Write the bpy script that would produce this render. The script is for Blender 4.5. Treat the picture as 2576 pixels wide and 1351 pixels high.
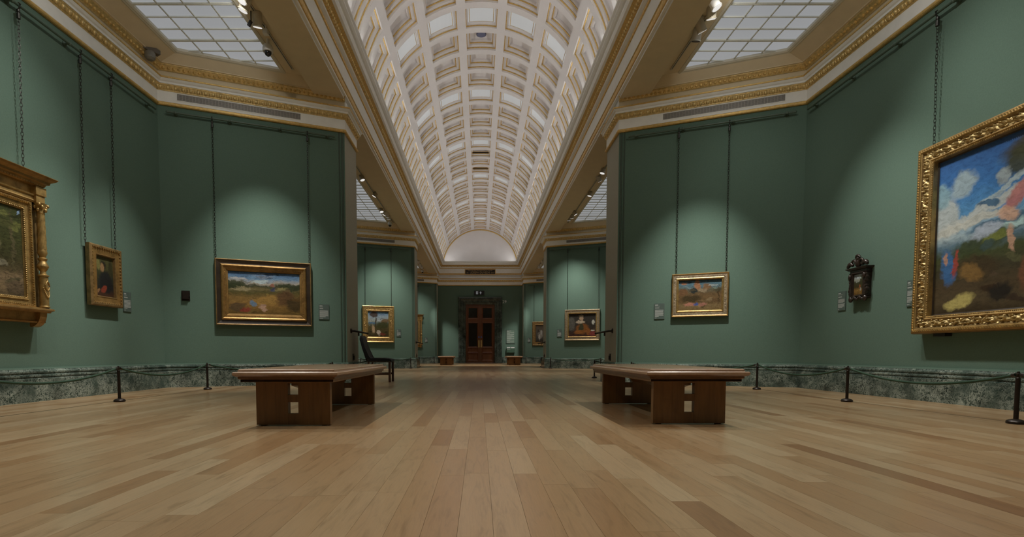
import bpy, math, random
from mathutils import Vector, Matrix
random.seed(7)
R = math.radians
S = bpy.context.scene
for o in list(bpy.data.objects): bpy.data.objects.remove(o)

# ------------------------------------------------------------------ camera, world, exposure
FPX, PPX, HOR, PITCH, CAMH, CAMX = 1350.0, 1206.0, 890.0, R(3.1), 0.57, -0.045
PPY = HOR + FPX*math.tan(PITCH)
cd = bpy.data.cameras.new('camera'); cam = bpy.data.objects.new('camera', cd)
S.collection.objects.link(cam); S.camera = cam
cd.sensor_fit = 'HORIZONTAL'; cd.sensor_width = 36.0; cd.lens = FPX/2576*36
cd.shift_x = (1288-PPX)/2576; cd.shift_y = (PPY-675.5)/2576
cd.clip_start = .02; cd.clip_end = 200
cam.location = (CAMX, 0, CAMH); cam.rotation_euler = (R(90)-PITCH, 0, 0)
w = bpy.data.worlds.new('world'); S.world = w; w.use_nodes = True
w.node_tree.nodes['Background'].inputs[0].default_value = (.5, .55, .6, 1)
w.node_tree.nodes['Background'].inputs[1].default_value = .05
S.view_settings.view_transform = 'Standard'; S.view_settings.look = 'None'
S.view_settings.gamma = 1; S.view_settings.use_curve_mapping = False
S.view_settings.exposure = 0.0
SKY = 0.33      # radiance of the glass ceiling panes
COVE = 108.0    # watts of each cove strip
SPOT = 1.0      # factor on the track spots

# ------------------------------------------------------------------ plan of the gallery (metres)
WX, NX, YE, PER = 5.38, 2.57, 32.85, 10.82      # outer wall, nave pier face, end wall, bay period
HC = 4.74; Y0 = .40; BL = 9.88; CY = 1.16; YB = -1.8
CANT = math.atan2(CY, WX-NX)
def bay_y(k): return Y0+PER*k, Y0+PER*k+BL

# ------------------------------------------------------------------ pixel helpers
def ray(x, y):
    u = (x-PPX)/FPX; v = (PPY-y)/FPX
    return Vector((u, math.cos(PITCH)+v*math.sin(PITCH), -math.sin(PITCH)+v*math.cos(PITCH)))
EYE = Vector((CAMX, 0, CAMH))
def at_z(x, y, z):
    d = ray(x, y); return EYE+d*((z-CAMH)/d.z)
# walls: origin on the wall, rotation about z; local x = to the right when facing it, -y = into the room
WALLS = {'L': ((-WX, 0), 90), 'R': ((WX, 0), -90), 'E': ((0, YE), 0)}
for k in range(3):
    WALLS['CL%d' % k] = ((-WX, bay_y(k)[1]-CY), math.degrees(CANT))
    WALLS['CR%d' % k] = ((NX, bay_y(k)[1]), -math.degrees(CANT))
WALLS['PL'] = ((-NX, 0), 90); WALLS['PR'] = ((NX, 0), -90)
def wall_px(wl, x, y, d=0.0):
    (ox, oy), a = WALLS[wl]; a = R(a)
    t = Vector((math.cos(a), math.sin(a), 0)); n = Vector((math.sin(a), -math.cos(a), 0))
    P = Vector((ox, oy, 0))+n*d; dr = ray(x, y)
    q = EYE+dr*((P-EYE).dot(n)/dr.dot(n))
    return (q-P).dot(t), q.z
def wall_pt(wl, s, z, d=0.0):
    (ox, oy), a = WALLS[wl]; a = R(a)
    return Vector((ox+math.cos(a)*s+math.sin(a)*d, oy+math.sin(a)*s-math.cos(a)*d, z))

# ------------------------------------------------------------------ mesh builder
class MB:
    def __init__(s): s.v = []; s.f = []
    def add(s, v, f, M=None):
        b = len(s.v)
        s.v += [tuple(M @ Vector(p)) if M is not None else tuple(p) for p in v]
        s.f += [tuple(i+b for i in q) for q in f]; return s
    def box(s, x0, x1, y0, y1, z0, z1, M=None):
        v = [(x0,y0,z0),(x1,y0,z0),(x1,y1,z0),(x0,y1,z0),(x0,y0,z1),(x1,y0,z1),(x1,y1,z1),(x0,y1,z1)]
        return s.add(v, [(3,2,1,0),(4,5,6,7),(0,1,5,4),(1,2,6,5),(2,3,7,6),(3,0,4,7)], M)
    def tube(s, pts, r, n=8, caps=True):
        rings = []; pts = [Vector(p) for p in pts]
        for i, p in enumerate(pts):
            d = (pts[min(i+1, len(pts)-1)]-pts[max(i-1, 0)]).normalized()
            a = d.cross(Vector((0,0,1)))
            if a.length < 1e-3: a = d.cross(Vector((1,0,0)))
            a.normalize(); b = d.cross(a); rr = r[i] if isinstance(r, (list, tuple)) else r
            rings.append([p+(a*math.cos(2*math.pi*k/n)+b*math.sin(2*math.pi*k/n))*rr for k in range(n)])
        v = [q for g in rings for q in g]; f = []
        for i in range(len(rings)-1):
            for k in range(n):
                f.append((i*n+k, i*n+(k+1) % n, (i+1)*n+(k+1) % n, (i+1)*n+k))
        if caps: f += [tuple(range(n-1, -1, -1)), tuple((len(rings)-1)*n+k for k in range(n))]
        return s.add(v, f)
    def lathe(s, prof, n=16, M=None, fn=None):
        v = []; f = []; m = len(prof)
        for i, (r, z) in enumerate(prof):
            for k in range(n):
                a = 2*math.pi*k/n; q = r*(fn(a, z) if fn else 1)
                v.append((q*math.cos(a), q*math.sin(a), z))
        for i in range(m-1):
            for k in range(n): f.append((i*n+k, i*n+(k+1) % n, (i+1)*n+(k+1) % n, (i+1)*n+k))
        f += [tuple(range(n-1, -1, -1)), tuple((m-1)*n+k for k in range(n))]
        return s.add(v, f, M)
    def ball(s, c, rx, ry, rz, n=8, m=5, M=None):
        v = []; f = []
        for i in range(1, m):
            t = math.pi*i/m
            for k in range(n):
                a = 2*math.pi*k/n
                v.append((c[0]+rx*math.sin(t)*math.cos(a), c[1]+ry*math.sin(t)*math.sin(a), c[2]+rz*math.cos(t)))
        top = len(v); v += [(c[0], c[1], c[2]+rz), (c[0], c[1], c[2]-rz)]
        for i in range(m-2):
            for k in range(n): f.append((i*n+k, (i+1)*n+k, (i+1)*n+(k+1) % n, i*n+(k+1) % n))
        for k in range(n):
            f += [(top, k, (k+1) % n), (top+1, (m-2)*n+(k+1) % n, (m-2)*n+k)]
        return s.add(v, f, M)
    def prism(s, poly, y0, y1, M=None):       # poly in (x,z), extruded along y
        n = len(poly); v = [(x, y0, z) for x, z in poly]+[(x, y1, z) for x, z in poly]
        f = [tuple(range(n)), tuple(range(2*n-1, n-1, -1))]+[(k, k+n, (k+1) % n+n, (k+1) % n) for k in range(n)]
        return s.add(v, f, M)
    def sweep(s, prof, path, closed=False, side=1):   # prof (d,z): d = offset to the right of the path
        P = [Vector((p[0], p[1])) for p in path]; n = len(P); nor = []
        def seg(i, j):
            d = (P[j]-P[i]).normalized(); return Vector((d.y, -d.x))*side
        for i in range(n):
            if closed: a, b = seg((i-1) % n, i), seg(i, (i+1) % n)
            elif i == 0: a = b = seg(0, 1)
            elif i == n-1: a = b = seg(n-2, n-1)
            else: a, b = seg(i-1, i), seg(i, i+1)
            m = (a+b).normalized(); nor.append(m/max(.3, m.dot(a)))
        k = len(prof); v = []; f = []
        for i in range(n):
            for d, z in prof: q = P[i]+nor[i]*d; v.append((q.x, q.y, z))
        for i in range(n if closed else n-1):
            j = (i+1) % n
            for c in range(k-1): f.append((i*k+c, j*k+c, j*k+c+1, i*k+c+1))
        return s.add(v, f)
    def rect(s, w, h, prof):      # mitred picture-frame band; prof (inset, depth), faces -y
        v = []; f = []; k = len(prof)
        for cx, cz in ((-1,-1),(1,-1),(1,1),(-1,1)):
            for t, d in prof: v.append((cx*(w/2-t), -d, cz*(h/2-t)))
        for i in range(4):
            j = (i+1) % 4
            for c in range(k-1): f.append((i*k+c, j*k+c, j*k+c+1, i*k+c+1))
        return s.add(v, f)
    def build(s, name, m, parent=None, loc=None, rot=None, smooth=None, M=None):
        me = bpy.data.meshes.new(name); me.from_pydata(s.v, [], s.f)
        if smooth is not None:
            me.polygons.foreach_set('use_smooth', [True]*len(me.polygons)); me.update()
            me.set_sharp_from_angle(angle=R(smooth))
        me.update(); return link(name, me, m, parent, loc, rot)
def link(name, me, m, parent=None, loc=None, rot=None):
    o = bpy.data.objects.new(name, me); S.collection.objects.link(o)
    if m is not None and me is not None and hasattr(me, 'materials') and not me.materials: me.materials.append(m)
    if parent: o.parent = parent
    if loc is not None: o.location = loc
    if rot is not None: o.rotation_euler = rot
    return o
def tag(o, label=None, cat=None, group=None, kind=None):
    for k, v in (('label', label), ('category', cat), ('group', group), ('kind', kind)):
        if v: o[k] = v
    return o
def thing(name, label, cat, loc=(0,0,0), rz=0.0, group=None):
    o = bpy.data.objects.new(name, None); S.collection.objects.link(o); o.empty_display_size = .05
    o.location = loc; o.rotation_euler = (0, 0, rz); return tag(o, label, cat, group)
def copy_tree(o, parent=None):
    c = o.copy(); S.collection.objects.link(c)
    if parent: c.parent = parent
    for ch in list(o.children): copy_tree(ch, c)
    return c
def text_mesh(txt, size, name, m, parent, loc, rot, sx=1.0, align='CENTER', bold=0.0):
    cu = bpy.data.curves.new(name, 'FONT'); cu.body = txt; cu.size = size; cu.align_x = align; cu.align_y = 'CENTER'
    cu.extrude = .002; cu.offset = bold; cu.resolution_u = 3
    t = bpy.data.objects.new(name, cu); S.collection.objects.link(t)
    me = bpy.data.meshes.new_from_object(t.evaluated_get(bpy.context.evaluated_depsgraph_get()))
    bpy.data.objects.remove(t); me.transform(Matrix.Diagonal((sx, 1, 1, 1))); me.materials.clear()
    o_ = link(name, me, m, parent, loc, rot)
    if parent: o_['kind'] = 'stuff'
    return o_

# ------------------------------------------------------------------ materials
def nt_of(name):
    m = bpy.data.materials.new(name); m.use_nodes = True
    t = m.node_tree; return m, t, t.nodes['Principled BSDF'], t.nodes, t.links
def noise(N, L, scale, detail=3, vec=None, rough=.55):
    n = N.new('ShaderNodeTexNoise'); n.inputs['Scale'].default_value = scale; n.inputs['Detail'].default_value = detail
    n.inputs['Roughness'].default_value = rough
    if vec is not None: L.new(vec, n.inputs['Vector'])
    return n
def ramp(N, L, fac, stops):
    r = N.new('ShaderNodeValToRGB'); e = r.color_ramp.elements
    while len(e) < len(stops): e.new(.5)
    for k, (p, c) in enumerate(stops):
        e[k].position = p; e[k].color = (*c, 1) if len(c) == 3 else c
    L.new(fac, r.inputs[0]); return r
def objco(N, L, scale=(1,1,1)):
    t = N.new('ShaderNodeTexCoord'); mp = N.new('ShaderNodeMapping'); mp.inputs['Scale'].default_value = scale
    L.new(t.outputs['Object'], mp.inputs[0]); return mp.outputs[0]
def geoco(N, L, scale=(1,1,1)):
    t = N.new('ShaderNodeNewGeometry'); mp = N.new('ShaderNodeMapping'); mp.inputs['Scale'].default_value = scale
    L.new(t.outputs['Position'], mp.inputs[0]); return mp.outputs[0]
def bump(N, L, b, h, strength=.3, dist=.01):
    n = N.new('ShaderNodeBump'); n.inputs['Strength'].default_value = strength; n.inputs['Distance'].default_value = dist
    L.new(h, n.inputs['Height']); L.new(n.outputs[0], b.inputs['Normal'])
def plain(name, c, rough=.5, metal=0.0, var=.12, scale=20, bmp=0.0, spec=.5, geo=True):
    m, t, b, N, L = nt_of(name)
    co = geoco(N, L) if geo else objco(N, L); n = noise(N, L, scale, 4, co)
    lo = tuple(x*(1-var) for x in c); hi = tuple(min(1, x*(1+var)) for x in c)
    r = ramp(N, L, n.outputs['Fac'], [(.3, lo), (.7, hi)]); L.new(r.outputs[0], b.inputs['Base Color'])
    b.inputs['Roughness'].default_value = rough; b.inputs['Metallic'].default_value = metal
    b.inputs['Specular IOR Level'].default_value = spec
    if bmp: bump(N, L, b, n.outputs['Fac'], bmp, .004)
    return m
def emit(name, c, s):
    m, t, b, N, L = nt_of(name)
    b.inputs['Base Color'].default_value = (*(x*.12 for x in c), 1); b.inputs['Emission Color'].default_value = (*c, 1)
    b.inputs['Emission Strength'].default_value = s; b.inputs['Roughness'].default_value = .4
    n = noise(N, L, 1.3, 2, geoco(N, L)); r = ramp(N, L, n.outputs['Fac'], [(.3, tuple(x*.95 for x in c)), (.7, c)])
    L.new(r.outputs[0], b.inputs['Emission Color']); return m
def gold(name, c, rough=.38, metal=.75, scale=14, bmp=.35, dark=.55):
    m, t, b, N, L = nt_of(name); co = geoco(N, L)
    n = noise(N, L, scale, 6, co, .65)
    r = ramp(N, L, n.outputs['Fac'], [(.28, tuple(x*dark for x in c)), (.55, c), (.8, tuple(min(1, x*1.25) for x in c))])
    L.new(r.outputs[0], b.inputs['Base Color']); b.inputs['Metallic'].default_value = metal
    b.inputs['Roughness'].default_value = rough
    n2 = noise(N, L, scale*6, 3, co); bump(N, L, b, n2.outputs['Fac'], bmp, .004); return m
def wood(name, c1, c2, rough=.35, axis=2, scale=9, coat=0.0):
    m, t, b, N, L = nt_of(name)
    sc = [6, 6, 6]; sc[axis] = .5
    co = objco(N, L, tuple(sc)); n = noise(N, L, scale, 5, co, .6); n2 = noise(N, L, scale*.3, 2, co)
    mx = N.new('ShaderNodeMath'); mx.operation = 'ADD'; L.new(n.outputs['Fac'], mx.inputs[0]); L.new(n2.outputs['Fac'], mx.inputs[1])
    mx2 = N.new('ShaderNodeMath'); mx2.operation = 'MULTIPLY'; mx2.inputs[1].default_value = .5; L.new(mx.outputs[0], mx2.inputs[0])
    r = ramp(N, L, mx2.outputs[0], [(.3, c1), (.68, c2)]); L.new(r.outputs[0], b.inputs['Base Color'])
    b.inputs['Roughness'].default_value = rough; b.inputs['Coat Weight'].default_value = coat
    b.inputs['Coat Roughness'].default_value = .15
    bump(N, L, b, n.outputs['Fac'], .06, .002); return m
def marble(name, dark, mid, vein, scale=1.0, warm=None):
    m, t, b, N, L = nt_of(name); co = geoco(N, L, (scale,)*3)
    d = noise(N, L, 3.2, 5, co, .65); vm = N.new('ShaderNodeVectorMath'); vm.operation = 'SCALE'; vm.inputs['Scale'].default_value = .35
    L.new(d.outputs['Color'], vm.inputs[0]); va = N.new('ShaderNodeVectorMath'); va.operation = 'ADD'
    L.new(co, va.inputs[0]); L.new(vm.outputs[0], va.inputs[1])
    fac = None
    for sc, wd in ((4.5, .020), (8.0, .030), (14.0, .042), (26.0, .055)):
        n = noise(N, L, sc, 2.0, va.outputs[0], .5); n.inputs['Distortion'].default_value = .9
        sb = N.new('ShaderNodeMath'); sb.operation = 'SUBTRACT'; sb.inputs[1].default_value = .5; L.new(n.outputs['Fac'], sb.inputs[0])
        ab = N.new('ShaderNodeMath'); ab.operation = 'ABSOLUTE'; L.new(sb.outputs[0], ab.inputs[0])
        r = ramp(N, L, ab.outputs[0], [(0, (1,1,1)), (wd, (0,0,0))])
        if fac is None: fac = r.outputs[0]
        else:
            mx = N.new('ShaderNodeMix'); mx.data_type = 'RGBA'; mx.blend_type = 'LIGHTEN'; mx.inputs[0].default_value = 1
            L.new(fac, mx.inputs[6]); L.new(r.outputs[0], mx.inputs[7]); fac = mx.outputs[2]
    patch = noise(N, L, 2.6, 5, co, .6)
    base = ramp(N, L, patch.outputs['Fac'], [(.35, dark), (.65, mid)])
    pm = noise(N, L, 4.3, 4, co); pr = ramp(N, L, pm.outputs['Fac'], [(.38, (.15,.15,.15)), (.62, (.9,.9,.9))])
    mu = N.new('ShaderNodeMix'); mu.data_type = 'RGBA'; mu.blend_type = 'MULTIPLY'; mu.inputs[0].default_value = 1
    L.new(fac, mu.inputs[6]); L.new(pr.outputs[0], mu.inputs[7])
    mx = N.new('ShaderNodeMix'); mx.data_type = 'RGBA'; L.new(mu.outputs[2], mx.inputs[0])
    L.new(base.outputs[0], mx.inputs[6]); mx.inputs[7].default_value = (*vein, 1)
    L.new(mx.outputs[2], b.inputs['Base Color']); b.inputs['Roughness'].default_value = .16; return m
def floor_mat():
    m, t, b, N, L = nt_of('oak_floor')
    at = N.new('ShaderNodeAttribute'); at.attribute_name = 'tone'
    g = N.new('ShaderNodeNewGeometry'); sep = N.new('ShaderNodeCombineXYZ')
    mu = N.new('ShaderNodeMath'); mu.operation = 'MULTIPLY'; mu.inputs[1].default_value = 37.0; L.new(at.outputs['Fac'], mu.inputs[0])
    L.new(mu.outputs[0], sep.inputs[2]); L.new(mu.outputs[0], sep.inputs[1])
    va = N.new('ShaderNodeVectorMath'); va.operation = 'ADD'; L.new(g.outputs['Position'], va.inputs[0]); L.new(sep.outputs[0], va.inputs[1])
    mp = N.new('ShaderNodeMapping'); mp.inputs['Scale'].default_value = (9, 1.0, 1); L.new(va.outputs[0], mp.inputs[0])
    n1 = noise(N, L, 3.0, 6, mp.outputs[0], .62); n1.inputs['Distortion'].default_value = 1.4
    mp2 = N.new('ShaderNodeMapping'); mp2.inputs['Scale'].default_value = (60, 2.5, 1); L.new(va.outputs[0], mp2.inputs[0])
    n2 = noise(N, L, 3.0, 3, mp2.outputs[0])
    base = ramp(N, L, at.outputs['Fac'], [(0, (.31,.165,.070)), (.25, (.40,.24,.112)), (.6, (.465,.31,.163)), (1, (.535,.39,.228))])
    gr = ramp(N, L, n1.outputs['Fac'], [(.3, (.72,.68,.62)), (.5, (1,1,1)), (.72, (1.0,.95,.9))])
    fi = ramp(N, L, n2.outputs['Fac'], [(.3, (.86,.84,.80)), (.6, (1,1,1))])
    x1 = N.new('ShaderNodeMix'); x1.data_type = 'RGBA'; x1.blend_type = 'MULTIPLY'; x1.inputs[0].default_value = 1.0
    L.new(base.outputs[0], x1.inputs[6]); L.new(gr.outputs[0], x1.inputs[7])
    x2 = N.new('ShaderNodeMix'); x2.data_type = 'RGBA'; x2.blend_type = 'MULTIPLY'; x2.inputs[0].default_value = .7
    L.new(x1.outputs[2], x2.inputs[6]); L.new(fi.outputs[0], x2.inputs[7])
    L.new(x2.outputs[2], b.inputs['Base Color'])
    b.inputs['Roughness'].default_value = .282; b.inputs['Specular IOR Level'].default_value = .5
    b.inputs['Coat Weight'].default_value = .55; b.inputs['Coat Roughness'].default_value = .278; b.inputs['Coat IOR'].default_value = 1.55
    return m
def canvas_mat(name, stops, blobs, warp=.10, scale=4.0, dab=.25):
    """generic painted scene: a vertical colour ramp (v, colour) and soft patches (u, v, ru, rv, colour, noise)"""
    m, t, b, N, L = nt_of(name)
    uv = N.new('ShaderNodeUVMap'); uv.uv_map = 'UVMap'
    def warpv(sc_, amt, src, det):
        n = noise(N, L, sc_, det, src, .65)
        vs = N.new('ShaderNodeVectorMath'); vs.operation = 'SUBTRACT'; vs.inputs[1].default_value = (.5,.5,.5); L.new(n.outputs['Color'], vs.inputs[0])
        vm = N.new('ShaderNodeVectorMath'); vm.operation = 'SCALE'; vm.inputs['Scale'].default_value = amt; L.new(vs.outputs[0], vm.inputs[0])
        va_ = N.new('ShaderNodeVectorMath'); va_.operation = 'ADD'; L.new(src, va_.inputs[0]); L.new(vm.outputs[0], va_.inputs[1]); return va_.outputs[0]
    w1 = warpv(scale, warp*2.2, uv.outputs[0], 3); wv = warpv(scale*4.5, warp*1.1, w1, 5)
    sp = N.new('ShaderNodeSeparateXYZ'); L.new(wv, sp.inputs[0])
    cur = ramp(N, L, sp.outputs[1], stops).outputs[0]
    rnd = random.Random(sum(map(ord, name)))
    def col_at(v):
        for (p0, c0), (p1, c1) in zip(stops[:-1], stops[1:]):
            if p0 <= v <= p1: t_ = (v-p0)/max(1e-6, p1-p0); return tuple(a_+(b_-a_)*t_ for a_, b_ in zip(c0, c1))
        return stops[-1][1]
    extra = []
    for _ in range(16):
        u, v = rnd.random(), rnd.random(); k_ = rnd.choice((.45, .6, 1.35, 1.6)); c0 = col_at(v)
        extra.append((u, v, rnd.uniform(.03, .13), rnd.uniform(.012, .05), tuple(min(.6, x*k_*rnd.uniform(.9, 1.1)) for x in c0), rnd.uniform(-25, 25)))
    for (u, v, ru, rv, c, ang) in (extra+list(blobs) if name in ('canvas_lady', 'canvas_portrait') else extra[:9]+list(blobs)+extra[9:]):
        mp = N.new('ShaderNodeMapping'); mp.vector_type = 'TEXTURE'
        mp.inputs['Location'].default_value = (u, v, 0); mp.inputs['Rotation'].default_value = (0, 0, R(ang)); mp.inputs['Scale'].default_value = (ru, rv, 1)
        L.new(wv, mp.inputs[0])
        f = N.new('ShaderNodeVectorMath'); f.operation = 'MULTIPLY'; f.inputs[1].default_value = (1, 1, 0); L.new(mp.outputs[0], f.inputs[0])
        ln = N.new('ShaderNodeVectorMath'); ln.operation = 'LENGTH'; L.new(f.outputs[0], ln.inputs[0])
        mr = N.new('ShaderNodeMapRange'); mr.inputs[1].default_value = .66; mr.inputs[2].default_value = 1.0; mr.inputs[3].default_value = .92; mr.inputs[4].default_value = 0
        L.new(ln.outputs['Value'], mr.inputs[0])
        mx = N.new('ShaderNodeMix'); mx.data_type = 'RGBA'; L.new(mr.outputs[0], mx.inputs[0]); L.new(cur, mx.inputs[6]); mx.inputs[7].default_value = (*c, 1)
        cur = mx.outputs[2]
    ms = N.new('ShaderNodeMapping'); ms.inputs['Scale'].default_value = (1.0, 2.6, 1); ms.inputs['Rotation'].default_value = (0, 0, .35); L.new(wv, ms.inputs[0])
    n2 = noise(N, L, scale*3.5, 6, ms.outputs[0], .68)
    r2 = ramp(N, L, n2.outputs['Fac'], [(.25, (max(.1, 1-dab*2.6),)*3), (.5, (1,1,1)), (.75, (1+dab*1.6,)*3)])
    mx = N.new('ShaderNodeMix'); mx.data_type = 'RGBA'; mx.blend_type = 'MULTIPLY'; mx.inputs[0].default_value = 1
    L.new(cur, mx.inputs[6]); L.new(r2.outputs[0], mx.inputs[7]); L.new(mx.outputs[2], b.inputs['Base Color'])
    b.inputs['Roughness'].default_value = .45; b.inputs['Specular IOR Level'].default_value = .2
    return m

M_WALL = plain('green_wall_fabric', (.115,.185,.145), .92, 0, .06, 60, .15, .2)
M_PIER = plain('grey_green_lining_paint', (.36,.355,.275), .6, 0, .05, 30, 0, .4)
M_BEAD = plain('dark_green_corner_bead', (.06,.095,.07), .5, 0, .05, 20)
M_CREAM = plain('cream_paint', (.86,.865,.83), .55, 0, .03, 8, 0, .3)
M_BEIGE = plain('beige_ceiling_paint', (.72,.61,.42), .6, 0, .03, 5, 0, .3)
M_VAULT = plain('vault_white_paint', (.81,.785,.785), .6, 0, .02, 3, 0, .3)
M_GILT = gold('gilding', (.72,.49,.17), .42, .5, 25, .2, .7)
M_GILTP = gold('pale_gilding', (.76,.57,.25), .40, .45, 25, .3, .6)
M_MARB = marble('green_veined_marble', (.018,.032,.027), (.06,.095,.08), (.40,.46,.40))
M_MARBD = marble('dark_door_marble', (.012,.018,.015), (.04,.055,.045), (.16,.19,.16), .8)
M_FLOOR = floor_mat()
M_SUB = plain('dark_floor_gap', (.05,.03,.015), .8)
M_GLASS = emit('daylight_glass', (.93,.96,1.0), SKY*.88)
M_GLASSV = emit('vault_daylight_glass', (1.0,1.0,.985), SKY*1.04)
M_BAR = plain('skylight_bar_paint', (.74,.75,.68), .5, 0, .04, 10)
M_SKYF = plain('skylight_frame_paint', (.66,.62,.50), .5, 0, .04, 10)
M_DARK = plain('dark_bronze', (.03,.022,.018), .38, .5, .2, 30)
M_BLACK = plain('black_plastic', (.012,.012,.013), .45, 0, .1, 30)
M_ROD = plain('green_painted_rod', (.075,.12,.09), .45, 0, .1, 30)
M_CHAIN = plain('dark_steel_chain', (.05,.05,.045), .4, .7, .15, 60)
M_ROPE = plain('green_rope', (.022,.062,.034), .8, 0, .3, 160, .6)
M_BRASS = gold('brass', (.62,.48,.20), .32, .9, 30, .1, .8)
M_WHITE = plain('white_enamel', (.72,.72,.70), .35, 0, .03, 10)
M_CANB = plain('beige_spot_body', (.50,.46,.36), .4, 0, .05, 10)
M_LENS = emit('lit_lens', (1.0,.97,.93), .75)
M_LENS.cycles.emission_sampling = 'NONE'
M_LABEL = plain('label_board', (.085,.12,.105), .5, 0, .06, 40)
M_PRINT = plain('label_print', (.42,.45,.42), .6, 0, .05, 80)
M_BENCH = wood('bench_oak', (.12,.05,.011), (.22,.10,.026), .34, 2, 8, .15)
M_BENCHT = wood('bench_top_oak', (.32,.19,.105), (.44,.29,.185), .26, 1, 8, .4)
M_BENCHM = wood('bench_moulding_shaded_oak', (.10,.042,.013), (.17,.078,.027), .3, 1, 8, .3)  # oak darkened: the weaker light on the lower moulding is put into its colour
M_LEATHER = plain('black_leather', (.008,.008,.009), .5, 0, .3, 90, .3, .25)
M_MAHOG = wood('dark_mahogany', (.035,.012,.007), (.075,.028,.015), .3, 2, 8, .3)
M_DOOR = wood('door_mahogany', (.12,.035,.012), (.22,.075,.026), .28, 2, 7, .4)
M_DGLASS = plain('dark_door_glass', (.02,.012,.009), .08, 0, .2, 5, 0, .8)
M_GRILLE = plain('grille_dark', (.34,.32,.29), .5, .2, .05, 30)

# ------------------------------------------------------------------ perimeter paths
def side_path(sg):
    p = [(sg*NX, YB)]
    for k in range(3):
        a, b = bay_y(k); p += [(sg*NX, a), (sg*WX, a+CY), (sg*WX, b-CY), (sg*NX, b)]
    return p+[(sg*NX, YE)]
PL_, PR_ = side_path(-1), side_path(1)
FULL = PL_+PR_[::-1]

# ------------------------------------------------------------------ floor
def make_floor():
    root = MB().box(-5.6, 5.6, YB-.2, YE+.4, -.12, -.022).build('floor', M_SUB); root['kind'] = 'structure'
    PW, G = .116, .00045
    planks = []
    n = int(WX/PW)+1
    for i in range(-n, n):
        x0 = i*PW; x1 = x0+PW; xm = (x0+x1)/2; ax = abs(xm); spans = []
        if ax < NX: spans = [(YB, YE)]
        elif ax < WX:
            for k in range(3):
                a, b = bay_y(k); t = (ax-NX)*CY/(WX-NX)-.05; spans.append((a+t, b-t))
        border = abs(ax-4.30) < PW*.5
        for a, b in spans:
            y = a-random.random()*.9
            while y < b:
                ln = random.choice((.7,.9,1.1,1.3,1.5,1.7)); y1 = y+ln
                p0, p1 = max(a, y), min(b, y1)
                if p1-p0 > .02: planks.append((x0+(.006 if border else G), x1-G, p0+G, p1-G, min(1, max(0, random.gauss(.55, .24)))))
                y = y1
    def vis(p):
        xm, ym = (p[0]+p[1])/2-CAMX, (p[2]+p[3])/2
        if ym < 1.55: return 0
        px = PPX+FPX*xm/ym
        if px < -200 or px > 2776: return 0
        return (p[3]-p[2])*(p[1]-p[0])/ym**3
    planks.sort(key=vis, reverse=True)
    def slab(mb, p, ox=0, oy=0):
        mb.box(p[0]-ox, p[1]-ox, p[2]-oy, p[3]-oy, -.022, 0)
    for p in planks[:300]:
        mb = MB(); ox, oy = (p[0]+p[1])/2, (p[2]+p[3])/2; slab(mb, p, ox, oy)
        o = mb.build('plank', M_FLOOR, root, (ox, oy, 0))
        a = o.data.attributes.new('tone', 'FLOAT', 'FACE'); a.data.foreach_set('value', [p[4]]*len(o.data.polygons))
    mb = MB()
    for p in planks[300:]: slab(mb, p)
    o = mb.build('plank_field', M_FLOOR, root); o['kind'] = 'stuff'
    a = o.data.attributes.new('tone', 'FLOAT', 'FACE'); vals = []
    for p in planks[300:]: vals += [p[4]]*6
    a.data.foreach_set('value', vals)
make_floor()

# ------------------------------------------------------------------ walls
def wall_side(name, path, side):
    for k in range(3):
        seg = path[1+4*k:5+4*k]
        for q in range(3): tag(MB().sweep([(0, 0), (0, 5.40)], seg[q:q+2], False, side).build('%s_%d' % (name, 3*k+q+1), M_WALL), kind='structure')
wall_side('wall_left', PL_, 1); wall_side('wall_right', PR_, -1)
DW, DH = 1.32, 3.98           # outer half-width and height of the door surround
mb = MB()
mb.box(-NX-.1, -DW+.12, YE, YE+.12, 0, 5.45); mb.box(DW-.12+.03, NX+.1, YE, YE+.12, 0, 5.45)
mb.box(-DW+.12, DW-.09, YE, YE+.12, DH-.12, 5.45)
tag(mb.build('wall_end', M_WALL), kind='structure')
tag(MB().box(-NX-.1, NX+.1, YB-.1, YB, 0, 8.3).build('wall_back', M_WALL), kind='structure')
VR, VZ = 2.29, 5.777          # vault radius and axis height
arc = [(VR*1.03*math.sin(R(a)), VZ+VR*1.03*math.cos(R(a))) for a in range(-90, 91, 5)]
lun = tag(MB().prism(arc+[(2.4, 5.4), (-2.4, 5.4)], YE, YE+.1).build('wall_lunette', M_VAULT), kind='structure')
g = MB(); g.tube([((VR-.03)*math.sin(R(a)), YE-.03, VZ+(VR-.03)*math.cos(R(a))) for a in range(-82, 83, 4)], .035, 6)
g.build('gilt_arch', M_GILT, lun, smooth=50)
n_trim = [0]
def trim(mb, m, **kw):
    n_trim[0] += 1; o = mb.build('trim_%d' % n_trim[0], m, **kw); o['kind'] = 'structure'; return o
# pier linings (the grey-green jambs that face the nave) with a dark bead on the near arris
for sg in (-1, 1):
    ys = [(YB, Y0)]+[(bay_y(k)[1], bay_y(k)[1]+PER-BL) for k in range(3)]
    for a, b in ys:
        b = min(b, YE)
        mb = MB(); x0, x1 = sorted((sg*NX, sg*(NX+.12)))
        mb.box(x0, x1, a, b, 0, HC-.03); t = trim(mb, M_PIER)
        if a > 0:
            c = Vector((sg*(NX+.045), a-.012, 0)); mb = MB()
            mb.lathe([(.022, .0), (.022, HC-.05)], 8, Matrix.Translation(c)); mb.lathe([(.016, .0), (.016, HC-.05)], 8, Matrix.Translation(c+Vector((sg*.05, -.02, 0))))
            mb.build('corner_bead', M_BEAD, t, smooth=40)
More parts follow.
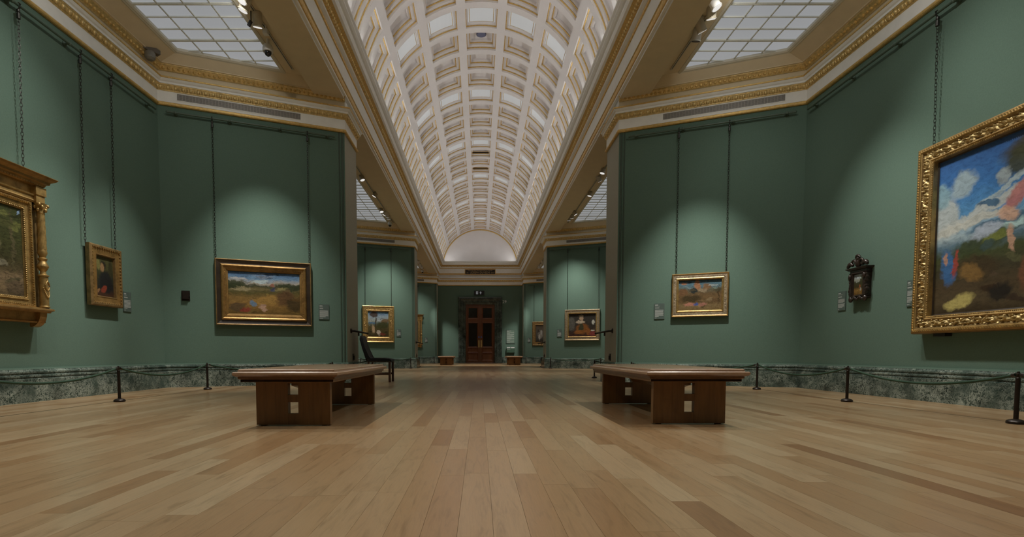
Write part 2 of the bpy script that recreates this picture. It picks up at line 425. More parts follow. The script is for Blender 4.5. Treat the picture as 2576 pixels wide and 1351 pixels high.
# wall cornice: body, gilt bead, egg course, gilt fillet
cor = trim(MB().sweep([(0, 4.74), (.015, 4.75), (.015, 4.93)], FULL).sweep([(.07, 5.02), (.085, 5.02), (.085, 5.05), (.105, 5.065), (.125, 5.095)], FULL)
           .sweep([(.125, 5.125), (.03, 5.14), (.03, 5.285)], FULL), M_CREAM)
MB().sweep([(0, 4.688), (.03, 4.69), (.042, 4.702), (.045, 4.716), (.034, 4.724), (.034, 4.735), (.026, 4.747), (.014, 4.75)], FULL).build('gilt_bead', M_GILT, cor)
MB().sweep([(.014, 4.925), (.026, 4.93), (.03, 4.945), (.045, 4.955), (.062, 5.0), (.072, 5.008), (.072, 5.021)], FULL).build('egg_course_bed', M_GILTP, cor)
MB().sweep([(.124, 5.094), (.132, 5.10), (.132, 5.12), (.122, 5.126)], FULL).build('gilt_fillet', M_GILT, cor)
egg = MB(); egg.ball((0, 0, 0), .030, .026, .036, 8, 5)
for s_ in (-1, 1): egg.tube([(s_*.05, .0, .03), (s_*.053, -.012, 0), (s_*.048, .0, -.034)], [.006, .011, .004], 5)
eggme = egg.build('egg', M_GILTP, cor, smooth=60).data
bpy.data.objects.remove(bpy.data.objects['egg'])
far_eggs = MB()
def eggs(path, near):
    for (a, b) in zip(path[:-1], path[1:]):
        A, B = Vector(a), Vector(b); L_ = (B-A).length; d = (B-A)/L_; nrm = Vector((d.y, -d.x))
        cnt = max(1, int(L_/.11)); ang = math.atan2(d.y, d.x)
        for i in range(cnt):
            p = A+d*((i+.5)*L_/cnt)+nrm*.05; loc = (p.x, p.y, 4.975)
            if near(p): link('egg', eggme, None, cor, loc, (0, 0, ang))
            elif p.y > 2: far_eggs.ball(loc, .034, .034, .036, 6, 4)
eggs(FULL, lambda p: 5.2 < p.y < 10.3 and abs(p.x) > 2.58)
tag(far_eggs.build('egg_course', M_GILTP, cor), kind='stuff')
# upper recess and frieze, only inside the bays
for sg, P in ((-1, PL_), (1, PR_)):
    side = -sg
    for k in range(3):
        seg = P[1+4*k:5+4*k]
        t = trim(MB().sweep([(.04, 5.13), (.04, 5.235), (.055, 5.235)], seg, False, side).sweep([(.135, 5.315), (.16, 5.318), (.16, 5.335)], seg, False, side), M_BEIGE)
        MB().sweep([(.055, 5.232), (.075, 5.24), (.09, 5.262), (.12, 5.29), (.137, 5.30), (.137, 5.317)], seg, False, side).build('gilt_frieze', M_GILTP, t)
        lf = MB()
        for (a, b) in zip(seg[:-1], seg[1:]):
            A, B = Vector(a), Vector(b); L_ = (B-A).length; d = (B-A)/L_; nrm = Vector((d.y, -d.x))*side; cnt = int(L_/.075)
            for i in range(cnt):
                p = A+d*((i+.5)*L_/cnt)+nrm*.095
                lf.ball((p.x, p.y, 5.262), .026, .026, .03 if i % 2 else .018, 5, 3)
        tag(lf.build('frieze_leaves', M_GILT, t), kind='stuff')
# nave entablature (beam) running round the nave
NP = [(-NX, YB), (-NX, YE), (NX, YE), (NX, YB)]
ent = trim(MB().sweep([(.03, 5.27), (.03, 5.305), (.07, 5.312), (.07, 5.345)], NP)
           .sweep([(.12, 5.42), (.12, 5.705)], NP)
           .sweep([(.145, 5.735), (.20, 5.76), (.20, 5.80)], NP)
           .sweep([(.30, 5.885), (.34, 5.90), (.36, 5.95), (.36, 5.985), (.39, 6.0), (.42, 6.03), (.42, 6.05), (.45, 6.085), (.45, 6.11), (.43, 6.11), (.43, 6.08), (.28, 6.08)], NP), M_CREAM)
MB().sweep([(-.48, 5.47), (-.48, 5.27), (.03, 5.27)], NP).build('beam_soffit', M_BEIGE, ent)
MB().sweep([(.07, 5.345), (.085, 5.35), (.095, 5.37), (.105, 5.405), (.12, 5.42)], NP).build('gilt_band', M_GILT, ent)
MB().sweep([(.12, 5.703), (.14, 5.708), (.147, 5.722), (.145, 5.737)], NP).build('gilt_fillet', M_GILT, ent)
MB().sweep([(.20, 5.80), (.215, 5.805), (.24, 5.83), (.245, 5.85), (.30, 5.887)], NP).build('bed_moulding', M_GILT, ent)
rb = MB()
for a, b in zip(NP[:-1], NP[1:]):
    A, B = Vector(a), Vector(b); L_ = (B-A).length; d = (B-A)/L_; nrm = Vector((d.y, -d.x)); cnt = int(L_/.085)
    for i in range(cnt):
        p = A+d*((i+.5)*L_/cnt)+nrm*.235
        if nrm.x*p.x < 0 or abs(nrm.y) > .5:
            if abs(p.x) < NX-.2: rb.ball((p.x, p.y, 5.822), .031, .031, .028, 6, 4)
tag(rb.build('bead_course', M_GILTP, ent), kind='stuff')

# baseboards in green marble with a painted capping strip
BP = [(.0, .405), (.02, .405), (.025, .385)]
def baseboard(name, path, side):
    b = MB().sweep([(.025, .385), (.03, .372), (.048, .362), (.048, .345), (.036, .338), (.036, .325), (.062, .315), (.062, .298), (.05, .292), (.05, .28), (.072, .272), (.072, 0)], path, False, side).build(name, M_MARB)
    b['kind'] = 'structure'
    MB().sweep(BP, path, False, side).build('capping_strip', M_WALL, b)
baseboard('baseboard_left', PL_[1:], 1); baseboard('baseboard_right', PR_[1:], -1)
baseboard('baseboard_end', [(-NX, YE), (-DW, YE)], 1); baseboard('baseboard_end_b', [(DW+.03, YE), (NX, YE)], 1)

# ------------------------------------------------------------------ vault
PITCHY = PER/12; PA = R(22.5); OPW = .705
HA = OPW/2/VR                 # half angle of a coffer opening
ROW0 = 12.42
rows = [k for k in range(-40, 60) if ROW0+k*PITCHY-OPW/2 > YB+.05 and ROW0+k*PITCHY+OPW/2 < YE-.05]
def vp(r, a, y): return (r*math.sin(a), y, r*math.cos(a))
def make_vault():
    th = [-R(82)]
    for c in range(-3, 4): th += [c*PA-HA, c*PA+HA]
    th.append(R(82))
    ys = [YB]
    for k in rows: ys += [ROW0+k*PITCHY-OPW/2, ROW0+k*PITCHY+OPW/2]
    ys.append(YE)
    mb = MB(); SUB = 4
    for i in range(len(th)-1):
        hole_c = i % 2 == 1
        for j in range(len(ys)-1):
            if hole_c and j % 2 == 1: continue
            for q in range(SUB):
                a0 = th[i]+(th[i+1]-th[i])*q/SUB; a1 = th[i]+(th[i+1]-th[i])*(q+1)/SUB
                mb.add([vp(VR, a0, ys[j]), vp(VR, a1, ys[j]), vp(VR, a1, ys[j+1]), vp(VR, a0, ys[j+1])], [(0,1,2,3)])
    v = mb.build('ceiling', M_VAULT, None, (0, 0, VZ)); v['kind'] = 'structure'
    # a coffer in cylinder coordinates about the vault axis: list of (r, half-size) rings joined by faces
    def ringmesh(rings, cap=True):
        m_ = MB(); K = 6
        def loop(r, hs):
            ha = hs/VR; pts = []
            for q in range(K): pts.append(vp(r, -ha+2*ha*q/K, -hs))
            pts.append(vp(r, ha, -hs))
            for q in range(K): pts.append(vp(r, ha-2*ha*q/K, hs))
            pts.append(vp(r, -ha, hs)); return pts
        n = 2*K+2
        for (r, hs) in rings: m_.v += loop(r, hs)
        for i in range(len(rings)-1):
            for q in range(n): m_.f.append((i*n+q, i*n+(q+1) % n, (i+1)*n+(q+1) % n, (i+1)*n+q))
        if cap:
            b = (len(rings)-1)*n
            for q in range(K): m_.f.append((b+q, b+q+1, b+n-2-q, b+n-1-q))
        return m_
    H = OPW/2
    body = ringmesh([(VR, H), (VR+.06, H), (VR+.075, H-.055), (VR+.075, H-.075), (VR+.135, H-.075), (VR+.15, H-.125), (VR+.20, H-.125)])
    def lip(r, hs):
        return ringmesh([(r-.012, hs), (r-.016, hs-.012), (r-.002, hs-.022), (r+.012, hs-.012), (r+.012, hs)], False)
    gl = MB()
    for r, hs in ((VR+.055, H+.001), (VR+.128, H-.074)):
        q = lip(r, hs); gl.add(q.v, q.f)
    litb = ringmesh([(VR, H), (VR+.05, H), (VR+.06, H-.045), (VR+.095, H-.05), (VR+.095, H-.065)], False)
    litg = MB()
    q = lip(VR+.045, H+.001); litg.add(q.v, q.f)
    q = ringmesh([(VR+.088, H-.085), (VR+.083, H-.09), (VR+.088, H-.097)], False); litg.add(q.v, q.f)
    pane = ringmesh([(VR+.094, H-.06)])
    sh = {}
    def share(key, mb_, m_):
        if key not in sh:
            me = bpy.data.meshes.new(key); me.from_pydata(mb_.v, [], mb_.f); me.update(); me.materials.append(m_); sh[key] = me
        return sh[key]
    for k in rows:
        for c in range(-3, 4):
            lit = (k % 4 == 0) and abs(c) <= 2
            nm = 'coffer'
            o = link(nm, share('coffer_lit' if lit else 'coffer', litb if lit else body, M_VAULT), None, v, (0, ROW0+k*PITCHY, 0), (0, c*PA, 0))
            link('gilt_moulding', share('gilt_lit' if lit else 'gilt_moulding', litg if lit else gl, M_GILT), None, o)
            if lit: link('pane', share('pane', pane, M_GLASSV), None, o)
    # blue detector discs and dark air slots in the crown
    for y, nm in ((94, 'first'), (327, 'second')):
        p = at_z(1208, y, VZ+VR+.1)
        d = thing('ceiling_speaker', 'round blue-grey speaker disc in the %s crown coffer, %s the hall' % (('nearest', 'nearer down') if nm == 'first' else ('next', 'deeper in')), 'speaker', (0, p.y, VZ+VR+.165))
        MB().lathe([(.12, 0), (.12, .035)], 20).build('rim', plain('speaker_rim', (.04,.04,.08), .4), d, smooth=40)
        MB().lathe([(.10, -.008), (.105, .0)], 20).build('mesh_cover', plain('speaker_mesh', (.16,.18,.30), .5, .2, .15, 200, .5), d, smooth=40)
    for y, nm in ((383.5, 'nearer'), (423, 'farther')):
        p = at_z(1208, y, VZ+VR+.05)
        t_ = thing('air_slot', '%s of the two dark air slots in the crown of the vault' % nm, 'vent', (0, p.y, VZ+VR+.02))
        MB().box(-.30, .30, -.02, .02, -.02, .05).build('slot', M_DARK, t_)
        MB().rect(.64, .08, [(0, 0), (0, .01), (.02, .01)]).build('rim', M_GILT, t_, (0, -.018, .015))
make_vault()

# ------------------------------------------------------------------ cove strips hidden on the cornice ledge
def cove(loc, ln, rot, label):
    t = thing('cove_light', label, 'light', loc); t.rotation_euler = rot
    MB().box(-ln/2, ln/2, -.02, .02, -.012, 0).build('housing', M_WHITE, t)
    ld = bpy.data.lights.new('cove_lamp', 'AREA'); ld.shape = 'RECTANGLE'; ld.size = ln; ld.size_y = .04
    ld.energy = COVE*ln/30; ld.color = (1.0, .985, .965)
    lo = bpy.data.objects.new('cove_lamp', ld); S.collection.objects.link(lo); lo.parent = t
    lo.location = (0, 0, .005); lo.rotation_euler = (R(180), 0, 0)
for sg in (-1, 1):
    L_ = YE-YB-.5
    cove((sg*2.195, (YE+YB)/2, 6.105), L_, (-sg*R(80), 0, R(90)), 'long light strip hidden on the %s cornice ledge under the vault' % ('left' if sg < 0 else 'right'))

# ------------------------------------------------------------------ bay ceilings and skylights
XB, ZC, ZG = NX+.48, 5.47, 5.52
TN = CY/(WX-NX); CS = math.cos(CANT)
def clip_poly(poly, edges):
    for (px, py), (nx, ny) in edges:
        out = []
        for i in range(len(poly)):
            a, b = poly[i], poly[(i+1) % len(poly)]
            da = (a[0]-px)*nx+(a[1]-py)*ny; db = (b[0]-px)*nx+(b[1]-py)*ny
            if da >= 0: out.append(a)
            if (da >= 0) != (db >= 0):
                t = da/(da-db); out.append((a[0]+(b[0]-a[0])*t, a[1]+(b[1]-a[1])*t))
        poly = out
        if len(poly) < 3: return []
    return poly
nwin = 0
for k in range(3):
    a, b = bay_y(k)
    def off(x, d, end):            # y of the canted wall offset d inwards at |x|
        t = (x-NX)*TN+d/CS
        return a+t if end == 0 else b-t
    SX0, SX1, DC = 3.47, 4.97, .27
    SK = [(SX0, off(SX0, DC, 0)), (SX1, off(SX1, DC, 0)), (SX1, off(SX1, DC, 1)), (SX0, off(SX0, DC, 1))]
    xo = WX-.16
    OC = [(XB, off(XB, .16, 0)), (xo, off(xo, .16, 0)), (xo, off(xo, .16, 1)), (XB, off(XB, .16, 1))]
    BM = [(XB, off(XB, DC, 0)), (XB, off(XB, DC, 1))]
    for sg in (-1, 1):
        mb = MB(); q = lambda p, z: (sg*p[0], p[1], z)
        mb.add([q(OC[0], 5.33), q(OC[1], 5.33), q(SK[1], ZC), q(SK[0], ZC), q(BM[0], ZC)], [(0,1,2,3,4)])
        mb.add([q(OC[1], 5.33), q(OC[2], 5.33), q(SK[2], ZC), q(SK[1], ZC)], [(0,1,2,3)])
        mb.add([q(OC[2], 5.33), q(OC[3], 5.33), q(BM[1], ZC), q(SK[3], ZC), q(SK[2], ZC)], [(0,1,2,3,4)])
        mb.add([q(BM[0], ZC), q(SK[0], ZC), q(SK[3], ZC), q(BM[1], ZC)], [(0,1,2,3)])
        c = mb.build('ceiling_bay', M_BEIGE); c['kind'] = 'structure'
        # skylight: frame, bars, panes
        nwin += 1
        path = [(sg*p[0], p[1]) for p in SK]
        wd = MB().sweep([(-.05, ZC+.005), (-.05, ZC-.012), (-.02, ZC-.022), (.0, ZC-.01), (.012, ZC-.01), (.03, ZC+.012), (.03, ZG+.03)], path, True, -sg).build('window_%d' % nwin, M_SKYF)
        wd['kind'] = 'structure'
        edges = []
        for i in range(4):
            p0, p1 = SK[i], SK[(i+1) % 4]; e = (p1[0]-p0[0], p1[1]-p0[1]); edges.append((p0, (-e[1], e[0])))
        mid = ((SK[0][0]+SK[1][0])/2, (SK[0][1]+SK[3][1])/2)
        edges = [(p, n_) if (mid[0]-p[0])*n_[0]+(mid[1]-p[1])*n_[1] > 0 else (p, (-n_[0], -n_[1])) for p, n_ in edges]
        PX, PY = (SX1-SX0)/4, .2953; yb = a+(7.86-Y0)
        far = MB(); bars = MB(); r0 = int((a-yb)/PY)-1
        for r in range(r0, 40):
            y = yb+r*PY
            if y > b: break
            for cidx in range(4):
                poly = clip_poly([(SX0+cidx*PX, y), (SX0+(cidx+1)*PX, y), (SX0+(cidx+1)*PX, y+PY), (SX0+cidx*PX, y+PY)], edges)
                if len(poly) < 3: continue
                cxm = sum(p[0] for p in poly)/len(poly); cym = sum(p[1] for p in poly)/len(poly)
                v = [(sg*p[0], p[1], ZG) for p in poly]
                if k == 0 and y > 6.3:
                    MB().add([(p[0]-sg*cxm, p[1]-cym, 0) for p in v]+[(p[0]-sg*cxm, p[1]-cym, .008) for p in v],
                             [tuple(range(len(v))), tuple(range(2*len(v)-1, len(v)-1, -1))]).build('pane', M_GLASS, wd, (sg*cxm, cym, ZG))
                else: far.add(v, [tuple(range(len(v)))])
            xs = [SX0, SX1]     # cross bar at this y, trimmed to the skylight outline
            lo, hi = SX0, SX1
            for end, cond in ((0, y < a+CY+.5), (1, y > b-CY-.5)):
                if cond:
                    xl = NX+((y-a if end == 0 else b-y)-DC/CS)/TN
                    hi = min(hi, xl)
            if hi-lo > .05:
                th_ = .020 if r % 3 == 0 else .0075
                x0, x1 = sorted((sg*lo, sg*hi)); bars.box(x0, x1, y-th_, y+th_, ZG-.022, ZG-.002)
                if r % 3 == 0: bars.box(x0, x1, y-.008, y+.008, ZG-.030, ZG-.022)
        for cidx in range(1, 4):
            x = SX0+cidx*PX; bars.box(sg*x-.0075, sg*x+.0075, off(x, DC, 0), off(x, DC, 1), ZG-.020, ZG-.003)
        bars.build('glazing_bars', M_BAR, wd)
        tag(far.build('far_panes', M_GLASS, wd), kind='stuff')

# ================================================================== THINGS
def SD(sg): return 'left' if sg < 0 else 'right'
# ------------------------------------------------------------------ door, sign, number, plaque
def uframe(mb, wd, h, prof):
    v = []; f = []; k = len(prof)
    for cx, top in ((-1, 0), (-1, 1), (1, 1), (1, 0)):
        for t, d in prof: v.append((cx*(wd/2-t), -d, (h-t) if top else 0))
    for i in range(3):
        for c in range(k-1): f.append((i*k+c, (i+1)*k+c, (i+1)*k+c+1, i*k+c+1))
    return mb.add(v, f)
def make_door():
    d = tag(bpy.data.objects.new('door_1', None), 'panelled mahogany double door in a dark marble surround', None, None, 'structure')
    S.collection.objects.link(d); d.location = (0, YE, 0)
    uframe(MB(), 2.65, 4.0, [(0, 0), (0, .10), (.05, .12), (.10, .12), (.12, .09), (.16, .08), (.20, .06), (.30, .05), (.33, .02), (.40, .01), (.44, 0), (.44, -.34)]).build('surround', M_MARBD, d)
    for sg in (-1, 1):
        x0, x1 = sorted((sg*1.325, sg*.90)); MB().box(x0, x1, -.14, 0, 0, .40).build('plinth_block', M_MARBD, d)
    LW, LH, yb = .885, 3.56, .20
    for sg in (-1, 1):
        lf = bpy.data.objects.new('leaf', None); S.collection.objects.link(lf); lf.parent = d; lf.location = (sg*LW/2, yb, 0)
        def z(y): return wall_px('E', 1206, y, -yb)[1]
        px0, px1 = -.29, .29
        holes = [(z(801), z(774)), (z(873), z(812)), (z(886), z(876)), (z(906), z(890))]
        mb = MB(); mb.box(-LW/2+.004, px0, -.03, .03, .01, LH); mb.box(px1, LW/2-.004, -.03, .03, .01, LH)
        zs = [.01]
        for a, b in sorted(holes): zs += [a, b]
        zs.append(LH)
        for i in range(0, len(zs), 2): mb.box(px0, px1, -.03, .03, zs[i], zs[i+1])
        mb.build('stiles_and_rails', M_DOOR, lf)
        for i, (a, b) in enumerate(holes):
            hgt = b-a; cz = (a+b)/2
            gl = i < 2
            MB().box(px0-.01, px1+.01, -.006, .006, a-.01, b+.01).build('glass_pane' if gl else 'panel', M_DGLASS if gl else M_DOOR, lf)
            MB().rect(px1-px0+.02, hgt+.02, [(-.03, .03), (-.02, .055), (.0, .05), (.02, .035), (.04, .012)]).build('panel_moulding', M_DOOR, lf, (0, 0, cz))
        zz0, zz1 = z(874), z(856)
        MB().box(-.045, .045, -.045, -.03, zz0, zz1).build('push_plate', M_BRASS, lf, (-sg*(LW/2-.075), 0, 0))
        MB().lathe([(.045, 0), (.045, .012)], 14, Matrix.Rotation(R(90), 4, 'X')).build('fire_door_disc', plain('blue_disc', (.06,.14,.5), .4), lf, (-sg*(LW/2-.075), -.03, z(848)))
    # the dark room behind, seen through the glass
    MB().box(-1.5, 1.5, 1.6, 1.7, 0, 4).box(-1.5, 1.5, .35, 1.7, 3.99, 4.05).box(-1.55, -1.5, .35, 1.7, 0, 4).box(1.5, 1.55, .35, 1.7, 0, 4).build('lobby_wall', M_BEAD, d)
make_door()
def exit_sign():
    s, z = wall_px('E', 1205.5, 737)
    t = thing('exit_sign', 'black emergency exit sign with white pictogram and upward arrow above the door', 'sign', wall_pt('E', s, z))
    MB().box(-.31, .31, -.09, 0, -.125, .125).build('case', M_BLACK, t)
    mw = emit('sign_white', (.8,.82,.85), .16)
    MB().box(-.19, -.07, -.094, -.09, -.085, .085).build('pictogram_panel', mw, t)
    f = MB(); f.ball((-.115, -.096, .055), .014, .003, .014, 8, 4)
    for a, b in (((-.12, .04), (-.135, -.01)), ((-.135, -.01), (-.105, -.035)), ((-.105, -.035), (-.11, -.075)), ((-.135, -.01), (-.165, -.06)), ((-.12, .035), (-.155, .02)), ((-.12, .035), (-.09, .01))):
        f.tube([(a[0], -.096, a[1]), (b[0], -.096, b[1])], .008, 5)
    f.build('running_figure', M_BLACK, t)
    MB().prism([(.06, -.08), (.11, -.08), (.11, .0), (.155, .0), (.085, .085), (.015, .0), (.06, .0)], -.095, -.09).build('arrow', mw, t)
exit_sign()
s_, z_ = wall_px('E', 1269, 759.5)
rn = text_mesh('29', .26, 'room_number', plain('number_white', (.8,.82,.8), .5), None, wall_pt('E', s_, z_, .004), (R(90), 0, 0))
tag(rn, 'white room number 29 on the green wall beside the door', 'number')
def plaque():
    s, z = wall_px('E', 1206, 684, .13); wd, hg = 1.80, .27
    t = thing('plaque', 'dark bronze plaque with gilt inscription on the frieze above the door', 'plaque', wall_pt('E', 0, z, .12))
    MB().box(-wd/2, wd/2, -.012, 0, -hg/2, hg/2).build('plate', M_DARK, t)
    MB().rect(wd+.06, hg+.06, [(0, 0), (0, .02), (.015, .028), (.03, .02), (.03, 0)]).build('gilt_rim', M_GILT, t)
    g = plain('gilt_letters', (.42,.30,.15), .5, .3, .1, 40)
    text_mesh('THIS GALLERY WAS ERECTED IN 1929 BY', .088, 'inscription', g, t, (0, -.015, .07), (R(90), 0, 0), .92)
    text_mesh('JOSEPH DUVEEN', .165, 'inscription', g, t, (0, -.015, -.045), (R(90), 0, 0), .95)
    text_mesh('SIR', .085, 'inscription', g, t, (-.76, -.015, -.06), (R(90), 0, 0), 1)
    text_mesh('BART', .085, 'inscription', g, t, (.76, -.015, -.06), (R(90), 0, 0), 1)
plaque()
# ------------------------------------------------------------------ wall labels and panels
def print_lines(mb, w_, h_, rows, y, left=-.5, seed=1):
    rnd = random.Random(seed)
    for (v0, v1, n, f) in rows:
        for i in range(n):
            zc = h_*(v0+(v1-v0)*(i+.5)/n); hh = abs(v1-v0)*h_/n*.30
            x1 = w_*(left+.08+f*(.84 if i < n-1 else .84*rnd.uniform(.4, .8))*rnd.uniform(.93, 1))
            mb.box(w_*(left+.08), x1, y-.0008, y, zc-hh, zc+hh)
def wall_label(wl, x0, x1, y0, y1, label, d=.0, two=False):
    s0, za = wall_px(wl, x0, (y0+y1)/2, .012); s1, _ = wall_px(wl, x1, (y0+y1)/2, .012)
    xm = (x0+x1)/2; zt = wall_px(wl, xm, y0, .012)[1]; zb = wall_px(wl, xm, y1, .012)[1]
    w_, h_ = abs(s1-s0), zt-zb
    t = thing('wall_label', label, 'label', wall_pt(wl, (s0+s1)/2, (zt+zb)/2), R(WALLS[wl][1]), 'printed labels beside the paintings')
    MB().box(-w_/2, w_/2, -.014, 0, -h_/2, h_/2).build('board', M_LABEL, t)
    rows = [(.44, .36, 1, .55), (.34, .31, 1, .8), (.25, .18, 1, .85), (.10, -.36 if not two else -.10, 7 if not two else 5, 1)]
    if two: rows += [(-.14, -.36, 5, 1)]
    rows.append((-.41, -.45, 1, .5))
    mb = MB(); print_lines(mb, w_, h_, rows, -.0142, seed=int(x0)); mb.build('lettering', M_PRINT, t)
wall_label('L', 92, 115.5, 697, 757, 'grey-green text label half hidden behind the gilded column frame')
wall_label('L', 310.5, 330, 735, 784, 'grey-green text label right of the small portrait on the left wall')
wall_label('CL0', 802, 828, 766, 803.5, 'grey-green text label right of the wide landscape in a black-edged frame')
wall_label('CR0', 1645.8, 1671.5, 763.5, 802.5, 'grey-green text label left of the rocky landscape on the right angled wall')
wall_label('R', 2107.5, 2127, 733.5, 781, 'grey-green text label just left of the small dark carved frame', two=True)
wall_label('R', 2281, 2309, 704, 770, 'tall grey-green text label peeking out behind the huge gold frame', two=True)
wall_label('CL1', 997.5, 1009, 828.5, 847, 'small far text label beside the gold-framed tree landscape')
wall_label('CR1', 1401.5, 1413, 828.5, 848, 'small far text label left of the orange-dress portrait')
wall_label('CL2', 1068.7, 1075.7, 849.5, 861.5, 'tiny far text label near the distant left column frame')
wall_label('CR2', 1327.3, 1334.8, 849.5, 862, 'tiny far text label left of the distant monochrome painting')
def text_panel():
    s0, z0 = wall_px('E', 1273.3, 864.3); s1, z1 = wall_px('E', 1295.5, 829.6)
    t = thing('text_panel', 'tall green information panel of white text to the right of the door', 'panel', wall_pt('E', (s0+s1)/2, (z0+z1)/2))
    w_, h_ = s1-s0, z1-z0
    MB().box(-w_/2, w_/2, -.03, 0, -h_/2, h_/2).build('board', plain('panel_green', (.13,.21,.155), .6, 0, .04), t)
    MB().rect(w_, h_, [(0, .03), (.0, .036), (.02, .036), (.025, .03)]).build('edge', M_LABEL, t)
    mb = MB(); print_lines(mb, w_, h_, [(.44, .35, 3, .6), (.31, .21, 3, 1), (.18, .08, 3, 1), (.04, -.06, 3, 1), (-.09, -.19, 3, 1), (-.23, -.31, 2, 1), (-.35, -.44, 3, 1)], -.0305, seed=3)
    mb.build('lettering', M_PRINT, t)
    s0, z0 = wall_px('E', 1274, 887); s1, z1 = wall_px('E', 1294.8, 873)
    t = thing('leaflet_holder', 'green wall box holding two white leaflets below the text panel', 'leaflet holder', wall_pt('E', (s0+s1)/2, (z0+z1)/2))
    w_, h_ = s1-s0, z1-z0
    MB().box(-w_/2, w_/2, -.16, 0, -h_/2, h_/2-.08).build('box', plain('holder_green', (.06,.12,.08), .5), t)
    for sx in (-1, 1): MB().box(sx*w_/4-w_*.21, sx*w_/4+w_*.21, -.12, -.07, -h_/2, h_/2).build('leaflet', M_WHITE, t)
    mb = MB(); print_lines(mb, w_, h_*.6, [(.30, .22, 1, .2), (.15, -.05, 2, .5)], -.161, seed=5); mb.build('lettering', M_PRINT, t)
text_panel()
def call_box():
    s, z = wall_px('CL0', 467.5, 744)
    t = thing('wall_box', 'small dark brown box on the left angled wall near the corner', 'box', wall_pt('CL0', s, z), R(WALLS['CL0'][1]))
    MB().box(-.064, .064, -.012, 0, -.085, .085).build('back_plate', M_DARK, t)
    MB().box(-.046, .046, -.05, -.012, -.058, .072).build('cover', M_DARK, t)
    MB().lathe([(.012, 0), (.012, .012)], 10, Matrix.Rotation(R(90), 4, 'X')).build('screw', M_CHAIN, t, (.055, -.012, 0))
call_box()

# ------------------------------------------------------------------ pictures
def quad_rect(wl, TL, TR, BR, BL_, d):
    a, b, c, e = (wall_px(wl, *p, d) for p in (TL, TR, BR, BL_))
    s0, s1 = (a[0]+e[0])/2, (b[0]+c[0])/2; z1, z0 = (a[1]+b[1])/2, (c[1]+e[1])/2
    return s0, s1, z0, z1
def canvas(parent, w_, h_, m, dep, name='canvas', z=0):
    me = bpy.data.meshes.new(name)
    me.from_pydata([(-w_/2, -dep, -h_/2+z), (w_/2, -dep, -h_/2+z), (w_/2, -dep, h_/2+z), (-w_/2, -dep, h_/2+z),
                    (-w_/2, 0, -h_/2+z), (w_/2, 0, -h_/2+z), (w_/2, 0, h_/2+z), (-w_/2, 0, h_/2+z)], [],
                   [(0,1,2,3), (5,4,7,6), (4,0,3,7), (1,5,6,2), (3,2,6,7), (4,5,1,0)])
    uv = me.uv_layers.new(name='UVMap'); co = [(0,0),(1,0),(1,1),(0,1)]
    for li, l in enumerate(me.loops): uv.data[li].uv = co[li % 4]
    me.update(); return link(name, me, m, parent)
def picture(wl, rect, label, bands, dep, cm, inset, cdep, gap=.0, group=None, name='framed_painting', relief=None):
    s0, s1, z0, z1 = rect; w_, h_ = s1-s0, z1-z0
    t = thing(name, label, 'painting', wall_pt(wl, (s0+s1)/2, (z0+z1)/2, gap), R(WALLS[wl][1]), group)
    cw, ch = w_-2*inset, h_-2*inset
    canvas(t, cw+.02, ch+.02, cm, cdep)
    for nm, prof, m in bands: MB().rect(w_, h_, prof).build(nm, m, t)
    if relief: relief(t, w_, h_)
    return t
def beads(parent, w_, h_, inset, dep, r, pitch, m, name, ry=None, diag=False):
    mb = MB(); x, z = w_/2-inset, h_/2-inset
    for (ax, az, bx, bz) in ((-x, -z, x, -z), (x, -z, x, z), (x, z, -x, z), (-x, z, -x, -z)):
        L_ = math.hypot(bx-ax, bz-az); n = int(L_/pitch)
        for i in range(n):
            t = (i+.5)/n; px, pz = ax+(bx-ax)*t, az+(bz-az)*t
            if diag:
                M = Matrix.Translation((px, -dep, pz)) @ Matrix.Rotation(R(45), 4, 'Y'); mb.ball((0, 0, 0), r*1.7, r*.9, r*.7, 5, 3, M)
            else: mb.ball((px, -dep, pz), r, ry or r, r, 5, 4)
    return tag(mb.build(name, m, parent, smooth=60), kind='stuff')
def scrolls(parent, w_, h_, t0, t1, dep, amp, pitch, m, name, du=.009, nv=14):
    """carved leaf-scroll relief on the band between insets t0 and t1"""
    import math as mt
    rnd = random.Random(int(w_*1000)); mb = MB(); tw = t1-t0
    def height(u, v):       # u metres along, v 0..1 across
        h = 0.0; i0 = int(mt.floor(u/pitch))
        for i in range(i0-1, i0+3):
            cu = (i+.5)*pitch; cv = .5+.12*(1 if i % 2 else -1); sg = 1 if i % 2 else -1
            dx = (u-cu)/(pitch*.62); dy = (v-cv)*tw/(pitch*.62); r = mt.hypot(dx, dy); th = mt.atan2(dy, dx)*sg
            if r < 1.05:
                sp = .5+.5*mt.cos(2*mt.pi*(r*2.3)-th); lob = .75+.25*mt.cos(7*th+5*r+i)
                h = max(h, (sp**1.3)*lob*(1-r**3*.8)*(1.15 if r < .25 else 1))
        ln = .5+.5*mt.sin(u/pitch*2*mt.pi*3+9*v); h = max(h, .38*ln*(1-abs(2*v-1)**2))
        return h*(1-abs(2*v-1)**6)*amp
    for (ax, az, bx, bz) in ((-1,-1,1,-1), (1,-1,1,1), (1,1,-1,1), (-1,1,-1,-1)):
        L_ = (w_ if az == bz else h_); n = max(8, int(L_/du)); base = len(mb.v)
        for i in range(n+1):
            for j in range(nv+1):
                v = j/nv; t = t0+tw*v; c = L_/2-t; u = -c+2*c*i/n
                hh = height(u+L_/2+.13*(ax+2*az), v)
                if az == bz: p = (u*(bx-ax)/2, -dep-hh, az*(h_/2-t))
                else: p = (ax*(w_/2-t), -dep-hh, u*(bz-az)/2)
                mb.v.append(p)
        for i in range(n):
            for j in range(nv):
                q = base+i*(nv+1)+j; mb.f.append((q, q+nv+1, q+nv+2, q+1))
    return tag(mb.build(name, m, parent, smooth=70), kind='stuff')
